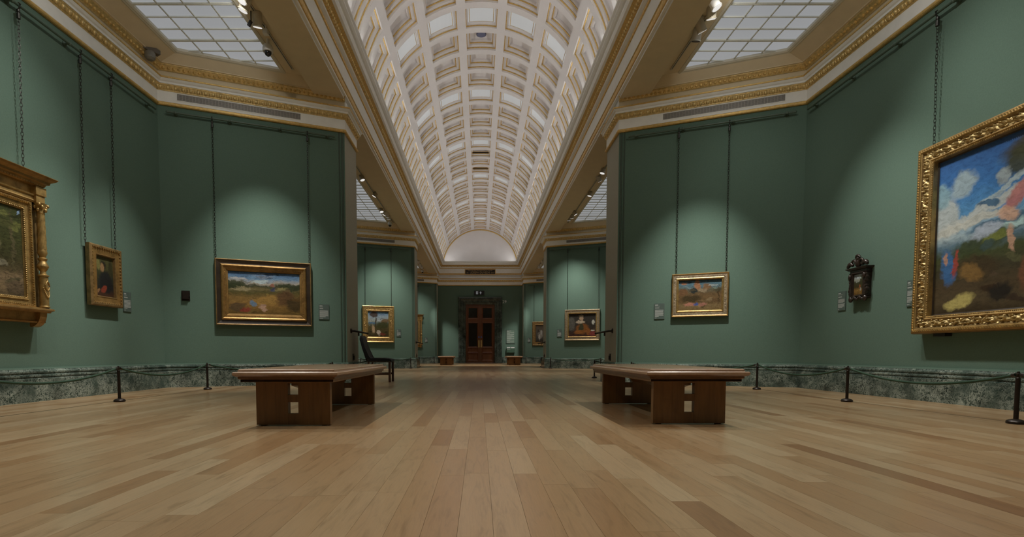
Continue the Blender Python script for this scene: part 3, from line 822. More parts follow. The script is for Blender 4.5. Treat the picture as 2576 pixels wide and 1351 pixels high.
G_OLD = gold('old_frame_gold', (.36,.215,.07), .40, .6, 9, .4, .5)
G_BRT = gold('bright_frame_gold', (.47,.315,.115), .36, .6, 12, .35, .5)
G_DIM = gold('dull_frame_gold', (.28,.18,.07), .45, .5, 10, .4, .5)
G_BRN = plain('black_brown_frame', (.028,.018,.010), .4, 0, .4, 9, .3)
G_CARV = plain('dark_carved_walnut', (.030,.019,.014), .33, 0, .4, 22, .4)
G_GREY = gold('grey_gold', (.34,.27,.17), .5, .35, 20, .5, .5)

# wide landscape, left angled wall
C = canvas_mat('canvas_valley', [(0, (.10,.065,.02)), (.22, (.24,.14,.04)), (.40, (.20,.125,.04)), (.52, (.085,.075,.025)), (.60, (.16,.13,.06)), (.67, (.045,.05,.025)), (.74, (.36,.33,.27)), (.84, (.14,.24,.36)), (1, (.045,.10,.22))],
    [(.08, .68, .20, .09, (.035,.045,.02), 8), (.9, .66, .22, .10, (.035,.045,.02), -10), (.2, .60, .16, .05, (.26,.22,.12), 5), (.55, .33, .30, .12, (.30,.18,.05), 4),
     (.78, .40, .13, .24, (.10,.055,.025), -12), (.93, .25, .16, .22, (.05,.035,.015), 0), (.12, .16, .13, .12, (.09,.06,.03), 30), (.22, .10, .10, .05, (.22,.045,.03), 5), (.33, .27, .055, .10, (.12,.20,.30), 8),
     (.47, .16, .06, .09, (.42,.27,.19), 0), (.60, .70, .035, .05, (.28,.12,.08), 0), (.61, .60, .045, .07, (.05,.06,.11), 0), (.15, .83, .16, .04, (.40,.40,.40), 3), (.5, .9, .18, .05, (.16,.20,.26), 0)], .09, 5)
pic_b = picture('CL0', quad_rect('CL0', (540, 649), (784, 663), (783, 820.5), (543, 817), .07), 'wide river-valley landscape in a black and gold moulded frame, left angled wall',
    [('outer_moulding', [(0, 0), (0, .075), (.012, .085), (.02, .08)], G_DIM), ('black_band', [(.02, .078), (.075, .06), (.085, .062)], G_BRN),
     ('inner_moulding', [(.085, .062), (.095, .085), (.115, .10), (.13, .09), (.14, .075), (.17, .07), (.18, .055), (.20, .05), (.205, .03)], G_OLD)], .1, C, .205, .03)
beads(pic_b, *[quad_rect('CL0', (540, 649), (784, 663), (783, 820.5), (543, 817), .07)[i+1]-quad_rect('CL0', (540, 649), (784, 663), (783, 820.5), (543, 817), .07)[i] for i in (0, 2)], .155, .074, .008, .022, G_OLD, 'bead_row')
# rocky landscape, right angled wall
C = canvas_mat('canvas_rocks', [(0, (.16,.11,.045)), (.16, (.20,.14,.065)), (.3, (.12,.075,.035)), (.42, (.16,.10,.045)), (.55, (.13,.085,.04)), (.68, (.12,.11,.07)), (.78, (.10,.17,.20)), (.88, (.09,.17,.22)), (1, (.035,.07,.10))],
    [(.12, .60, .14, .12, (.16,.085,.04), 20), (.44, .84, .07, .20, (.32,.15,.07), 0), (.66, .76, .13, .13, (.20,.115,.055), -20), (.55, .66, .14, .08, (.28,.22,.14), -10), (.30, .40, .28, .13, (.055,.04,.018), 0),
     (.28, .20, .16, .065, (.42,.19,.13), 4), (.42, .21, .07, .055, (.06,.10,.30), 0), (.58, .19, .13, .055, (.32,.15,.11), 5), (.72, .34, .10, .06, (.22,.16,.085), 40), (.93, .50, .03, .38, (.07,.045,.02), -4), (.37, .64, .07, .11, (.02,.03,.03), 0), (.80, .80, .12, .03, (.30,.34,.33), 0), (.13, .89, .10, .06, (.32,.15,.08), 0)], .09, 5)
rc = quad_rect('CR0', (1690.5, 690), (1835, 684), (1831.5, 794.5), (1689, 798), .06)
pic_m = picture('CR0', rc, 'rocky mountain landscape in an ornamented gold frame, right angled wall',
    [('outer_moulding', [(0, 0), (0, .06), (.012, .072), (.025, .066)], G_OLD), ('carved_band', [(.025, .066), (.04, .06), (.07, .06), (.08, .064)], G_GREY),
     ('inner_moulding', [(.08, .064), (.09, .07), (.10, .055), (.112, .05), (.118, .025)], G_BRT)], .08, C, .118, .025)
scrolls(pic_m, rc[1]-rc[0], rc[3]-rc[2], .028, .078, .058, .012, .06, G_GREY, 'leaf_relief', .006, 8)
# portrait on the left wall
C = canvas_mat('canvas_portrait', [(0, (.06,.03,.015)), (.09, (.05,.025,.015)), (.2, (.018,.018,.016)), (.5, (.03,.032,.018)), (.75, (.06,.06,.022)), (1, (.08,.08,.03))],
    [(.20, .78, .13, .16, (.16,.15,.05), 20), (.55, .42, .40, .26, (.015,.016,.017), 10), (.60, .28, .40, .22, (.014,.014,.014), 0), (.45, .78, .17, .13, (.025,.02,.014), 0), (.40, .72, .115, .13, (.26,.16,.075), 0), (.84, .72, .12, .25, (.035,.035,.016), 0), (.46, .19, .20, .09, (.22,.045,.025), 20), (.17, .14, .11, .045, (.24,.13,.06), 20)], .035, 5, .2)
rp = quad_rect('L', (219, 607.5), (302, 633.5), (303.5, 775.5), (225, 766), .06)
pic_p = picture('L', rp, 'small dark half-length portrait with red patch in a worn gold frame, left wall',
    [('outer_moulding', [(0, 0), (0, .055), (.015, .07), (.035, .07), (.05, .058)], G_DIM), ('flat_band', [(.05, .058), (.062, .055), (.12, .048), (.125, .055)], G_OLD),
     ('inner_moulding', [(.125, .055), (.135, .052), (.142, .02)], G_DIM)], .07, C, .142, .02, .03)
beads(pic_p, rp[1]-rp[0], rp[3]-rp[2], .042, .066, .011, .045, G_BRT, 'rope_ornament', None, True)
MB().box(-.2, .2, 0, .032, -.35, .25).build('back_board', M_BLACK, pic_p)
# large mythological-size canvas on the right wall
BLU = (.05,.17,.42)
C = canvas_mat('canvas_grand', [(0, (.045,.033,.018)), (.08, (.085,.065,.035)), (.16, (.075,.055,.03)), (.27, (.055,.05,.028)), (.36, (.06,.075,.03)), (.43, (.10,.17,.22)), (.50, (.32,.42,.46)), (.60, (.10,.28,.50)), (.78, BLU), (1, (.035,.10,.28))],
    [(.06, .63, .10, .16, (.42,.47,.46), 0), (.17, .80, .10, .085, (.32,.42,.46), 20), (.03, .76, .07, .10, (.22,.36,.42), 0), (.30, .62, .40, .035, (.46,.50,.48), 18), (.25, .56, .30, .03, (.50,.52,.47), 10), (.48, .74, .30, .022, (.36,.45,.48), 24),
     (.62, .92, .26, .10, (.06,.055,.035), 10), (.52, .85, .12, .09, (.055,.06,.03), 40), (.85, .80, .25, .25, (.05,.055,.03), 0), (.42, .78, .05, .05, (.30,.36,.37), 0),
     (.40, .52, .22, .03, (.06,.14,.22), 6), (.30, .42, .20, .07, (.045,.06,.022), 10), (.38, .43, .09, .03, (.16,.19,.05), 8), (.28, .27, .16, .10, (.055,.04,.02), -10), (.24, .25, .10, .07, (.20,.12,.04), -15),
     (.09, .30, .055, .14, (.05,.14,.32), 10), (.14, .32, .02, .10, (.30,.06,.045), -10), (.07, .36, .02, .05, (.42,.24,.16), 0), (.17, .07, .12, .05, (.46,.40,.14), 12),
     (.50, .65, .14, .055, (.42,.17,.16), 38), (.44, .56, .08, .05, (.55,.36,.26), -20), (.47, .40, .025, .10, (.50,.32,.22), 5), (.62, .45, .06, .12, (.46,.22,.05), 0), (.63, .26, .05, .10, (.05,.10,.26), 0), (.58, .20, .07, .12, (.16,.075,.04), 0), (.80, .30, .16, .18, (.20,.11,.06), 0), (.42, .11, .09, .05, (.02,.018,.015), 10)], .045, 6, .16)
s0, zt = wall_px('R', 2305.5, 383, .13); _, zb = wall_px('R', 2299, 841, .13); s0b = wall_px('R', 2299, 841, .13)[0]
sl = (s0+s0b)/2; FW = 2.34
rt = (sl, sl+FW, zb, zt)
pic_t = picture('R', rt, 'huge blue-skied outdoor scene in a massive carved gold frame, right wall',
    [('outer_edge', [(0, -.02), (0, .085), (.01, .115), (.022, .12)], G_OLD), ('leaf_edge_band', [(.022, .118), (.052, .125), (.058, .115), (.068, .112)], G_BRT),
     ('carved_hollow', [(.068, .112), (.085, .085), (.12, .078), (.15, .09), (.165, .10)], G_DIM), ('inner_moulding', [(.165, .10), (.175, .105), (.192, .09), (.205, .085), (.212, .04)], G_BRT), ('slip', [(.212, .04), (.226, .03)], G_BRN)], .12, C, .226, .028, .03)
fw, fh = rt[1]-rt[0], rt[3]-rt[2]
scrolls(pic_t, fw, fh, .066, .168, .082, .052, .135, gold('carved_gold', (.52,.385,.165), .36, .55, 18, .4, .45), 'carved_scrollwork', .008, 16)
beads(pic_t, fw, fh, .037, .124, .011, .03, G_BRT, 'leaf_tips', None, True)
beads(pic_t, fw, fh, .197, .094, .0065, .02, G_BRT, 'bead_row')
for x_ in (-.82, .68): MB().box(-.08, .08, -.06, .02, -.035, .02).build('support_bracket', M_BLACK, pic_t, (x_, 0, -fh/2))
# far pictures in the second and third bays
C = canvas_mat('canvas_tree', [(0, (.05,.035,.015)), (.2, (.07,.055,.022)), (.42, (.09,.075,.03)), (.55, (.10,.14,.12)), (.62, (.30,.33,.30)), (.8, (.26,.34,.40)), (1, (.08,.20,.36))],
    [(.28, .88, .24, .13, (.06,.035,.02), 0), (.38, .60, .03, .28, (.05,.03,.018), -5), (.82, .62, .24, .11, (.16,.10,.045), 14), (.70, .46, .36, .16, (.05,.055,.02), 8), (.26, .30, .09, .20, (.42,.30,.18), 5), (.52, .17, .13, .10, (.50,.43,.34), -30), (.70, .11, .18, .05, (.17,.04,.025), -8), (.2, .55, .2, .04, (.06,.14,.26), 0)], .05, 5)
rn_ = quad_rect('CL1', (911.5, 768.5), (991.5, 770.5), (992, 861), (913, 861.5), .08)
pic_n = picture('CL1', rn_, 'tree and castle landscape in a broad bright gold frame, second bay left',
    [('outer_moulding', [(0, 0), (0, .08), (.02, .09), (.035, .08)], G_BRT), ('carved_band', [(.035, .08), (.07, .06), (.14, .06), (.16, .07)], G_OLD), ('inner_moulding', [(.16, .07), (.175, .075), (.20, .06), (.215, .025)], G_BRT)], .1, C, .215, .025)
scrolls(pic_n, rn_[1]-rn_[0], rn_[3]-rn_[2], .035, .16, .062, .022, .12, G_BRT, 'leaf_relief', .012, 10)
C = canvas_mat('canvas_lady', [(0, (.06,.025,.02)), (.2, (.05,.03,.02)), (.45, (.035,.03,.024)), (.7, (.04,.036,.03)), (1, (.035,.03,.024))],
    [(.10, .55, .16, .35, (.10,.095,.08), 0), (.50, .34, .28, .26, (.22,.085,.022), 0), (.46, .40, .10, .20, (.035,.045,.025), 0), (.36, .20, .18, .10, (.26,.10,.025), 10), (.72, .22, .10, .18, (.24,.09,.025), 10), (.44, .64, .18, .09, (.46,.38,.28), 0), (.46, .81, .08, .12, (.40,.28,.18), 0), (.47, .90, .12, .05, (.26,.20,.13), 0), (.90, .62, .07, .13, (.50,.50,.44), 5), (.88, .12, .14, .12, (.22,.05,.045), 10), (.87, .26, .08, .045, (.50,.48,.40), 0)], .065, 5, .3)
rl = quad_rect('CR1', (1419.5, 779.5), (1508.8, 777.5), (1508.5, 855.5), (1421, 857.5), .08)
pic_l = picture('CR1', rl, 'dark portrait with orange dress tones in a plain gold frame, second bay right',
    [('outer_moulding', [(0, 0), (0, .07), (.02, .085), (.04, .075)], G_GREY), ('carved_band', [(.04, .075), (.06, .062), (.10, .062), (.12, .068)], G_DIM), ('inner_moulding', [(.12, .068), (.135, .07), (.15, .055), (.16, .02)], G_BRT)], .09, C, .16, .02)
scrolls(pic_l, rl[1]-rl[0], rl[3]-rl[2], .04, .12, .062, .014, .09, G_GREY, 'leaf_relief', .012, 8)
C = canvas_mat('canvas_mono', [(0, (.03,.025,.018)), (.3, (.06,.055,.045)), (.6, (.08,.07,.055)), (1, (.07,.05,.03))],
    [(.5, .45, .28, .30, (.20,.18,.15), 30), (.4, .30, .10, .2, (.32,.30,.26), 10), (.6, .55, .1, .18, (.28,.27,.24), -20), (.3, .65, .12, .1, (.03,.025,.02), 0)], .12, 6, .3)
a_ = quad_rect('CR2', (1338.3, 809.5), (1368, 809), (1368, 869), (1339.5, 869.5), .08); rm = (a_[0], a_[0]+.95, a_[2], a_[3])
pic_c = picture('CR2', rm, 'brown monochrome painting in a gold frame half hidden by the farthest right pier',
    [('outer_moulding', [(0, 0), (0, .07), (.03, .085), (.05, .07)], G_DIM), ('flat_band', [(.05, .07), (.10, .06), (.16, .06)], G_DIM), ('inner_moulding', [(.16, .06), (.18, .07), (.20, .02)], G_OLD)], .09, C, .20, .02)
beads(pic_c, rm[1]-rm[0], rm[3]-rm[2], .10, .062, .022, .09, G_OLD, 'rosette_row')

# ------------------------------------------------------------------ tabernacle frames
def mould(mb, wd, dp, prof, x=0.0):      # block with returns: prof (z, projection); back on the wall (y=0)
    v = []; f = []
    for z, p in prof: v += [(x-wd/2-p, 0, z), (x-wd/2-p, -dp-p, z), (x+wd/2+p, -dp-p, z), (x+wd/2+p, 0, z)]
    n = len(prof)
    for i in range(n-1):
        for c in range(4): f.append((i*4+c, i*4+(c+1) % 4, (i+1)*4+(c+1) % 4, (i+1)*4+c))
    f += [(3,2,1,0), tuple((n-1)*4+c for c in range(4))]
    return mb.add(v, f)
def tabernacle(wl, s_c, zc, cw, ch, label, cm, G1, G2, gap=.0, sc=1.0):
    """aedicule frame: canvas centre (s_c, zc), canvas size cw x ch"""
    t = thing('framed_painting', label, 'painting', wall_pt(wl, s_c, zc, gap), R(WALLS[wl][1]))
    canvas(t, cw+.01, ch+.01, cm, .05*sc)
    fb = .115*sc
    fw, fh = cw+2*fb, ch+2*fb
    MB().rect(fw, fh, [(0, 0), (0, .09*sc), (.012*sc, .095*sc), (.03*sc, .08*sc), (.035*sc, .07*sc), (.075*sc, .066*sc), (.08*sc, .08*sc), (.095*sc, .075*sc), (.115*sc, .045*sc)]).build('inner_frame', G1, t)
    beads(t, fw, fh, .022*sc, .088*sc, .010*sc, .028*sc, G2, 'leaf_row', None, True); beads(t, fw, fh, .098*sc, .072*sc, .009*sc, .022*sc, G2, 'bead_row')
    colw = .10*sc; hw = fw/2+.03*sc+colw/2
    zb, zt_ = -fh/2, fh/2
    W2 = 2*hw+colw*.7
    MB().box(-W2/2, W2/2, -.044*sc, 0, zb-.02, zt_+.02).build('back_board', G_DIM, t)
    e = MB(); mould(e, W2, .10*sc, [(zt_, 0), (zt_+.02*sc, .012*sc), (zt_+.035*sc, .0), (zt_+.07*sc, .0), (zt_+.075*sc, .015*sc), (zt_+.09*sc, .02*sc)])
    mould(e, W2-.02, .085*sc, [(zt_+.09*sc, 0), (zt_+.19*sc, 0)])
    for sg in (-1, 1): mould(e, colw*1.25, .13*sc, [(zt_, 0), (zt_+.09*sc, .0), (zt_+.095*sc, .012*sc), (zt_+.19*sc, .012*sc)], sg*hw)
    e.build('entablature', G1, t)
    c = MB(); mould(c, W2, .12*sc, [(zt_+.19*sc, 0), (zt_+.20*sc, .02*sc), (zt_+.225*sc, .03*sc), (zt_+.235*sc, .055*sc), (zt_+.26*sc, .06*sc), (zt_+.285*sc, .10*sc), (zt_+.305*sc, .115*sc), (zt_+.31*sc, .115*sc)])
    c.build('cornice', G_OLD, t)
    d = MB()
    n = int(W2/(.035*sc))
    for i in range(n): d.box(-W2/2+i*.035*sc, -W2/2+i*.035*sc+.02*sc, -.145*sc, -.10*sc, zt_+.20*sc, zt_+.222*sc)
    d.build('dentil_row', G1, t)
    b = MB(); mould(b, W2, .13*sc, [(zb, .0), (zb-.012*sc, .045*sc), (zb-.03*sc, .05*sc), (zb-.045*sc, .025*sc), (zb-.06*sc, .02*sc), (zb-.06*sc, -.02*sc), (zb-.15*sc, -.03*sc), (zb-.165*sc, -.015*sc), (zb-.18*sc, -.02*sc)])
    b.build('base_shelf', G_OLD, t)
    for sg in (-1, 1):
        k = MB(); q = [(-.02, zb-.055*sc)]
        for i in range(11):
            a = i/10*math.pi*.95; q.append((-.02-.13*sc*math.cos(a*.5)+.0*i, zb-.06*sc-.17*sc*math.sin(a*.52)))
        q.append((-.02, zb-.22*sc)); q = [(y_, z_) for y_, z_ in q]
        v = [(-.05*sc, y_, z_) for y_, z_ in q]+[(.05*sc, y_, z_) for y_, z_ in q]; m_ = len(q)
        k.add(v, [tuple(range(m_)), tuple(range(2*m_-1, m_-1, -1))]+[(i, i+m_, (i+1) % m_+m_, (i+1) % m_) for i in range(m_)], Matrix.Translation((sg*(hw-.05*sc), 0, 0)))
        k.build('console', G_OLD, t)
        # candelabra column: base, garlanded drum, vase, spiral shaft, leafy capital
        cy = -.06*sc-colw*.62; H = zt_-zb; r = colw*.46
        f_ = lambda q_: zb+H*q_
        cl = MB().lathe([(r*1.15, f_(0)), (r*1.2, f_(.012)), (r*1.02, f_(.02)), (r*1.02, f_(.30)), (r*1.25, f_(.305)), (r*1.25, f_(.315)), (r*.75, f_(.325)), (r*.62, f_(.35)), (r*1.0, f_(.375)), (r*1.3, f_(.395)), (r*1.28, f_(.405)), (r*.95, f_(.43)), (r*.75, f_(.45)), (r*.95, f_(.46)), (r*1.05, f_(.475)), (r*.7, f_(.485)), (r*.8, f_(.50)), (r*1.1, f_(.53)), (r*.95, f_(.56))], 16,
                Matrix.Translation((sg*hw, cy, 0))).build('column', G2, t, smooth=35)
        shp = [(r*(.98-.14*i/24), f_(.56+.34*i/24)) for i in range(25)]
        MB().lathe(shp, 28, Matrix.Translation((sg*hw, cy, 0)), lambda a, z, z0=f_(.56), HH=H: 1+.06*math.cos(7*(a-sg*(z-z0)/HH*9))).build('spiral_shaft', G2, cl, smooth=70)
        cp = MB().lathe([(r*.85, f_(.90)), (r*.95, f_(.905)), (r*.85, f_(.915)), (r*.95, f_(.95)), (r*1.35, f_(.985)), (r*1.4, f_(1.0))], 16, Matrix.Translation((sg*hw, cy, 0)))
        for i in range(8):
            a = i*math.pi/4+.2; cp.ball((sg*hw+math.cos(a)*r*1.15, cy+math.sin(a)*r*1.15, f_(.935+.03*(i % 2))), r*.4, r*.4, r*.55, 6, 4)
        for sx in (-1, 1): cp.ball((sg*hw+sx*r*1.35, cy-r*.8, f_(.985)), r*.4, r*.4, r*.45, 7, 5)
        cp.build('capital', G2, cl, smooth=60)
        gd = MB()
        for i in range(22):
            u = i/21*2-1; gd.ball((sg*hw+u*r*.85, cy-r*math.sqrt(max(.05, 1-(u*.85)**2))-.004, f_(.10+.09*u*u)), r*.2, r*.2, r*.2, 5, 4)
        for s2 in (-1, 1):
            gd.tube([(sg*hw+s2*r*(.15+.5*math.sin(q*.42)), cy-r*1.03, f_(.17+.10*q/9)) for q in range(10)], [r*.16]*9+[r*.05], 6)
        gd.build('garland', G2, cl, smooth=60)
    return t
C = canvas_mat('canvas_forest', [(0, (.10,.075,.04)), (.10, (.19,.14,.075)), (.22, (.17,.125,.07)), (.30, (.075,.06,.03)), (.45, (.045,.045,.018)), (.6, (.05,.055,.02)), (1, (.045,.055,.02))],
    [(.80, .80, .02, .34, (.13,.12,.06), 4), (.66, .6, .02, .40, (.10,.09,.045), -3), (.92, .62, .018, .40, (.09,.08,.04), 2), (.5, .7, .02, .3, (.10,.09,.05), 0), (.86, .9, .05, .04, (.13,.14,.045), 20), (.74, .85, .06, .05, (.14,.15,.05), -20), (.95, .78, .05, .06, (.12,.13,.04), 0),
     (.70, .42, .04, .05, (.20,.19,.05), 0), (.84, .36, .05, .04, (.16,.15,.10), 0), (.93, .10, .10, .10, (.10,.075,.045), 30), (.75, .26, .10, .04, (.14,.11,.06), 0), (.74, .30, .012, .025, (.35,.18,.06), 0), (.985, .95, .015, .04, (.2,.3,.45), 0), (.3, .3, .1, .1, (.2,.15,.08), 0), (.2, .6, .15, .3, (.05,.06,.02), 0)], .05, 7, .35)
sr = (wall_px('L', 54, 529, .08)[0]+wall_px('L', 49, 745, .08)[0])/2
zt_, zb_ = wall_px('L', 54, 529, .08)[1], wall_px('L', 49, 745, .08)[1]
pic_f = tabernacle('L', sr-.82, (zt_+zb_)/2, 1.64, zt_-zb_, 'forest scene in a gilded column frame with cornice at the far left edge', C, G_BRT, G_BRT, .05, 1.0)
C = canvas_mat('canvas_far_dark', [(0, (.04,.03,.015)), (.4, (.03,.04,.025)), (1, (.04,.05,.04))], [(.8, .3, .15, .12, (.18,.16,.13), 0), (.85, .55, .1, .1, (.12,.15,.16), 0)], .1, 5)
sa, za = wall_px('CL2', 1066.5, 792, .1); _, zc_ = wall_px('CL2', 1066.5, 878, .1)
hgt = za-zc_; pf = tabernacle('CL2', sa-.93, zc_+hgt*.50, 1.15, hgt*.60, 'arched altarpiece in a gilded column frame, half hidden by the farthest left pier', C, G_BRT, G_BRT, .02, .95)
# small dark carved frame on the right wall
def carved_small():
    d = .10
    s0, _ = wall_px('R', 2133, 710, d); s1, _ = wall_px('R', 2175, 705, d); sc_ = (s0+s1)/2; wdt = s1-s0
    z0 = wall_px('R', 2140, 755, d)[1]; z1 = wall_px('R', 2150, 674, d)[1]; ztop = wall_px('R', 2152, 643, d)[1]
    t = thing('framed_painting', 'tiny picture in a black-brown carved frame with scrolled pediment, right wall', 'painting', wall_pt('R', sc_, (z0+z1)/2), R(WALLS['R'][1]))
    H = z1-z0; hz = H/2
    C = canvas_mat('canvas_small', [(0, (.16,.09,.025)), (.2, (.22,.13,.035)), (.4, (.06,.045,.018)), (.62, (.05,.055,.025)), (.72, (.30,.32,.26)), (1, (.30,.38,.44))], [(.80, .62, .24, .40, (.045,.045,.018), 0), (.62, .40, .09, .10, (.32,.10,.035), 0), (.70, .25, .07, .10, (.30,.32,.32), 0), (.2, .42, .22, .08, (.05,.045,.018), 10), (.35, .65, .2, .05, (.25,.28,.25), 0)], .06, 5, .3)
    cw, ch = wdt*.56, H*.63; cz = -H*.03
    canvas(t, cw, ch, C, .06, 'canvas', cz)
    MB().rect(cw+.06, ch+.06, [(-.0, .0), (0, .085), (.012, .09), (.02, .07), (.03, .055)]).build('inner_moulding', G_CARV, t, (0, 0, cz))
    MB().box(-wdt*.46, wdt*.46, -.058, 0, -hz*.9, hz*.86).build('back_board', G_CARV, t)
    b = MB(); mould(b, wdt*.95, .07, [(-hz*.98, -.02), (-hz*.92, .012), (-hz*.84, .0), (-hz*.78, .012), (-hz*.75, .0)])
    for i in range(9): b.ball((-wdt*.32+i*wdt*.08, -.085, -hz*(.93+.06*math.cos(i*1.57))), wdt*.06, .015, .02, 6, 4)
    for sg in (-1, 1): b.ball((sg*wdt*.42, -.07, -hz*.96), .035, .03, .045, 7, 5)
    b.build('base', G_CARV, t, smooth=45)
    for sg in (-1, 1):
        p = MB(); p.box(sg*wdt*.42-.022, sg*wdt*.42+.022, -.085, 0, -hz*.75, hz*.62)
        for i in range(7):
            u = i/6; p.ball((sg*(wdt*.46+.012*math.sin(u*9)), -.06, -hz*.6+u*hz*1.1), .022+.006*math.sin(u*12), .035, .035, 6, 5)
        p.ball((sg*wdt*.42, -.095, hz*.45), .026, .02, .04, 7, 5); p.build('carved_pilaster', G_CARV, t, smooth=50)
    e = MB(); mould(e, wdt*.98, .075, [(hz*.62, 0), (hz*.68, .012), (hz*.72, .0), (hz*.84, .0), (hz*.87, .02), (hz*.93, .035), (hz*.97, .045), (hz*1.0, .045)])
    e.build('entablature', G_CARV, t)
    c = MB(); top = ztop-(z0+z1)/2
    for sg in (-1, 1):
        c.tube([(sg*wdt*(.60-.04*q), -.085, hz*1.0+.02+.045*math.sin(q*.35)) for q in range(9)], [.012, .022, .028, .03, .03, .03, .028, .024, .018], 8)
        pts = []
        for q in range(16):
            a = q*.42; r = .055*(1-q/18); pts.append((sg*(wdt*.24-r*math.cos(a)*.9), -.09, hz*1.0+.065+r*math.sin(a)))
        c.tube(pts, [.020-.0008*q for q in range(16)], 7)
        pts = [(sg*(wdt*.56-.03*(1-q/12)*math.cos(q*.5)), -.09, hz*1.0+.028+.03*(1-q/12)*math.sin(q*.5)) for q in range(12)]
        c.tube(pts, [.014]*12, 6)
    c.ball((0, -.075, hz*1.0+.06), wdt*.17, .04, .06, 9, 6); c.tube([(-wdt*.14, -.085, top-.035), (-wdt*.07, -.09, top-.01), (0, -.09, top-.004), (wdt*.07, -.09, top-.01), (wdt*.14, -.085, top-.035)], [.012, .018, .02, .018, .012], 8)
    c.ball((0, -.08, top-.05), wdt*.1, .03, .045, 8, 5)
    c.build('scrolled_pediment', G_CARV, t, smooth=55)
carved_small()

# ------------------------------------------------------------------ picture rails, hooks and chains
def rail(wl, s0, s1, z, label, nb):
    t = thing('picture_rail', label, 'rail', wall_pt(wl, (s0+s1)/2, z), R(WALLS[wl][1])); L_ = s1-s0; d = .075
    MB().tube([(-L_/2, -d, 0), (L_/2, -d, 0)], .018, 10).build('rod', M_ROD, t, smooth=50)
    bm = MB(); bm.tube([(0, 0, 0), (0, -d, 0)], .011, 8); bm.lathe([(.034, 0), (.034, .012), (.02, .02)], 12, Matrix.Rotation(R(90), 4, 'X')); bm.ball((0, -d, 0), .026, .026, .026, 8, 6)
    for i in range(nb):
        x = -L_/2+.12+(L_-.24)*i/(nb-1); bm.build('bracket', M_ROD, t, (x, 0, 0), smooth=50)
    for sx in (-1, 1): MB().ball((0, 0, 0), .02, .02, .02, 8, 6).build('end_knob', M_ROD, t, (sx*L_/2, -d, 0), smooth=60)
def link_mesh(length, thick, wd):
    m = MB(); n = 10; pts = []
    for k in range(n):
        a = 2*math.pi*k/n; pts.append((wd*math.cos(a), 0, (length/2-wd)*(1 if math.sin(a) > 1e-6 else -1 if math.sin(a) < -1e-6 else 0)+wd*math.sin(a)))
    for k in range(n):
        m.tube([pts[k], pts[(k+1) % n]], thick, 4, False)
    return m
LK = link_mesh(.052, .0031, .0118)
def chain(wl, s, ztop, zbot, label, d0=.075, d1=.05):
    t = thing('picture_chain', label, 'chain', wall_pt(wl, s, ztop), R(WALLS[wl][1]))
    hk = MB(); hk.tube([(0, -d0-.005, .022), (0, -d0-.026, .005), (0, -d0-.022, -.03), (0, -d0, -.05)], .009, 7)
    hk.lathe([(.012, -.16), (.02, -.155), (.02, -.10), (.012, -.095), (.012, -.085), (.019, -.08), (.019, -.055), (.008, -.05)], 10, Matrix.Translation((0, -d0, 0)))
    hk.build('hook', M_CHAIN, t, smooth=45)
    mb = MB(); z = -.17; i = 0; H = ztop-zbot
    while z > -H:
        u = (-z)/H; M = Matrix.Translation((0, -(d0+(d1-d0)*u), z)) @ Matrix.Rotation(R(90 if i % 2 else 0)+.35, 4, 'Z')
        mb.add(LK.v, LK.f, M); z -= .041; i += 1
    tag(mb.build('links', M_CHAIN, t), kind='stuff')
def rail_px(wl, p0, p1, label, nb, s_over=None):
    a, b = wall_px(wl, *p0, .075), wall_px(wl, *p1, .075); s0, s1 = a[0], b[0]; z = (a[1]+b[1])/2
    if s_over is not None:
        if wl == 'L': s0 = s_over; z = b[1]
        else: s1 = s_over; z = a[1]
    rail(wl, s0, s1, z, label, nb); return z
zL = rail_px('L', (45, 10), (390.5, 273), 'long dark green picture rail high on the left outer wall', 7, 3.6)
zR = rail_px('R', (2033, 274), (2400, 8), 'long dark green picture rail high on the right outer wall', 7, -3.6)
zCL = rail_px('CL0', (420, 283), (840.5, 341.5), 'dark green picture rail on the near left angled wall', 4)
zCR = rail_px('CR0', (1583, 340.5), (2001.5, 285), 'dark green picture rail on the near right angled wall', 4)
z2L = rail_px('CL1', (880, 616.5), (1032, 628), 'small distant picture rail on the second bay left wall', 4)
z2R = rail_px('CR1', (1383, 629), (1530, 617.5), 'small distant picture rail on the second bay right wall', 4)
rail('CL2', .3, 2.7, z2L, 'picture rail on the farthest left angled wall', 3); rail('CR2', .3, 2.7, z2R, 'picture rail on the farthest right angled wall', 3)
def chain_px(wl, x, y, zr, zbot, label): chain(wl, wall_px(wl, x, y, .07)[0], zr, zbot, label)
chain_px('L', 57, 300, zL, zt_+.39, 'chain holding the forest scene in the gilded column frame')
chain_px('L', 210, 400, zL, rp[3]-.005, 'nearer of two chains holding the small portrait on the left wall')
chain_px('L', 285, 400, zL, rp[3]-.005, 'farther of two chains holding the small portrait, closer to the corner')
rb_ = quad_rect('CL0', (540, 649), (784, 663), (783, 820.5), (543, 817), .07)
chain_px('CL0', 538, 480, zCL, rb_[3]-.01, 'left chain of the wide valley landscape'); chain_px('CL0', 775, 480, zCL, rb_[3]-.01, 'right chain of the wide valley landscape')
chain_px('CR0', 1705, 500, zCR, rc[3]-.01, 'left chain of the rocky mountain landscape'); chain_px('CR0', 1831, 500, zCR, rc[3]-.01, 'right chain of the rocky mountain landscape')
chain_px('R', 2353, 200, zR, rt[3]-.005, 'chain holding the huge carved gold frame on the right wall')
chain('CL1', rn_[0]+.12, z2L, rn_[3]-.01, 'left chain of the far tree landscape'); chain('CL1', rn_[1]-.10, z2L, rn_[3]-.01, 'right chain of the far tree landscape')
chain('CR1', rl[0]+.10, z2R, rl[3]-.01, 'left chain of the orange-dress portrait'); chain('CR1', rl[1]-.06, z2R, rl[3]-.01, 'right chain of the orange-dress portrait')
chain('CR2', rm[0]+.10, z2R, rm[3]-.01, 'chain of the distant monochrome painting'); chain('CL2', sa-.35, z2L, za-.03, 'chain of the distant altarpiece on the left')
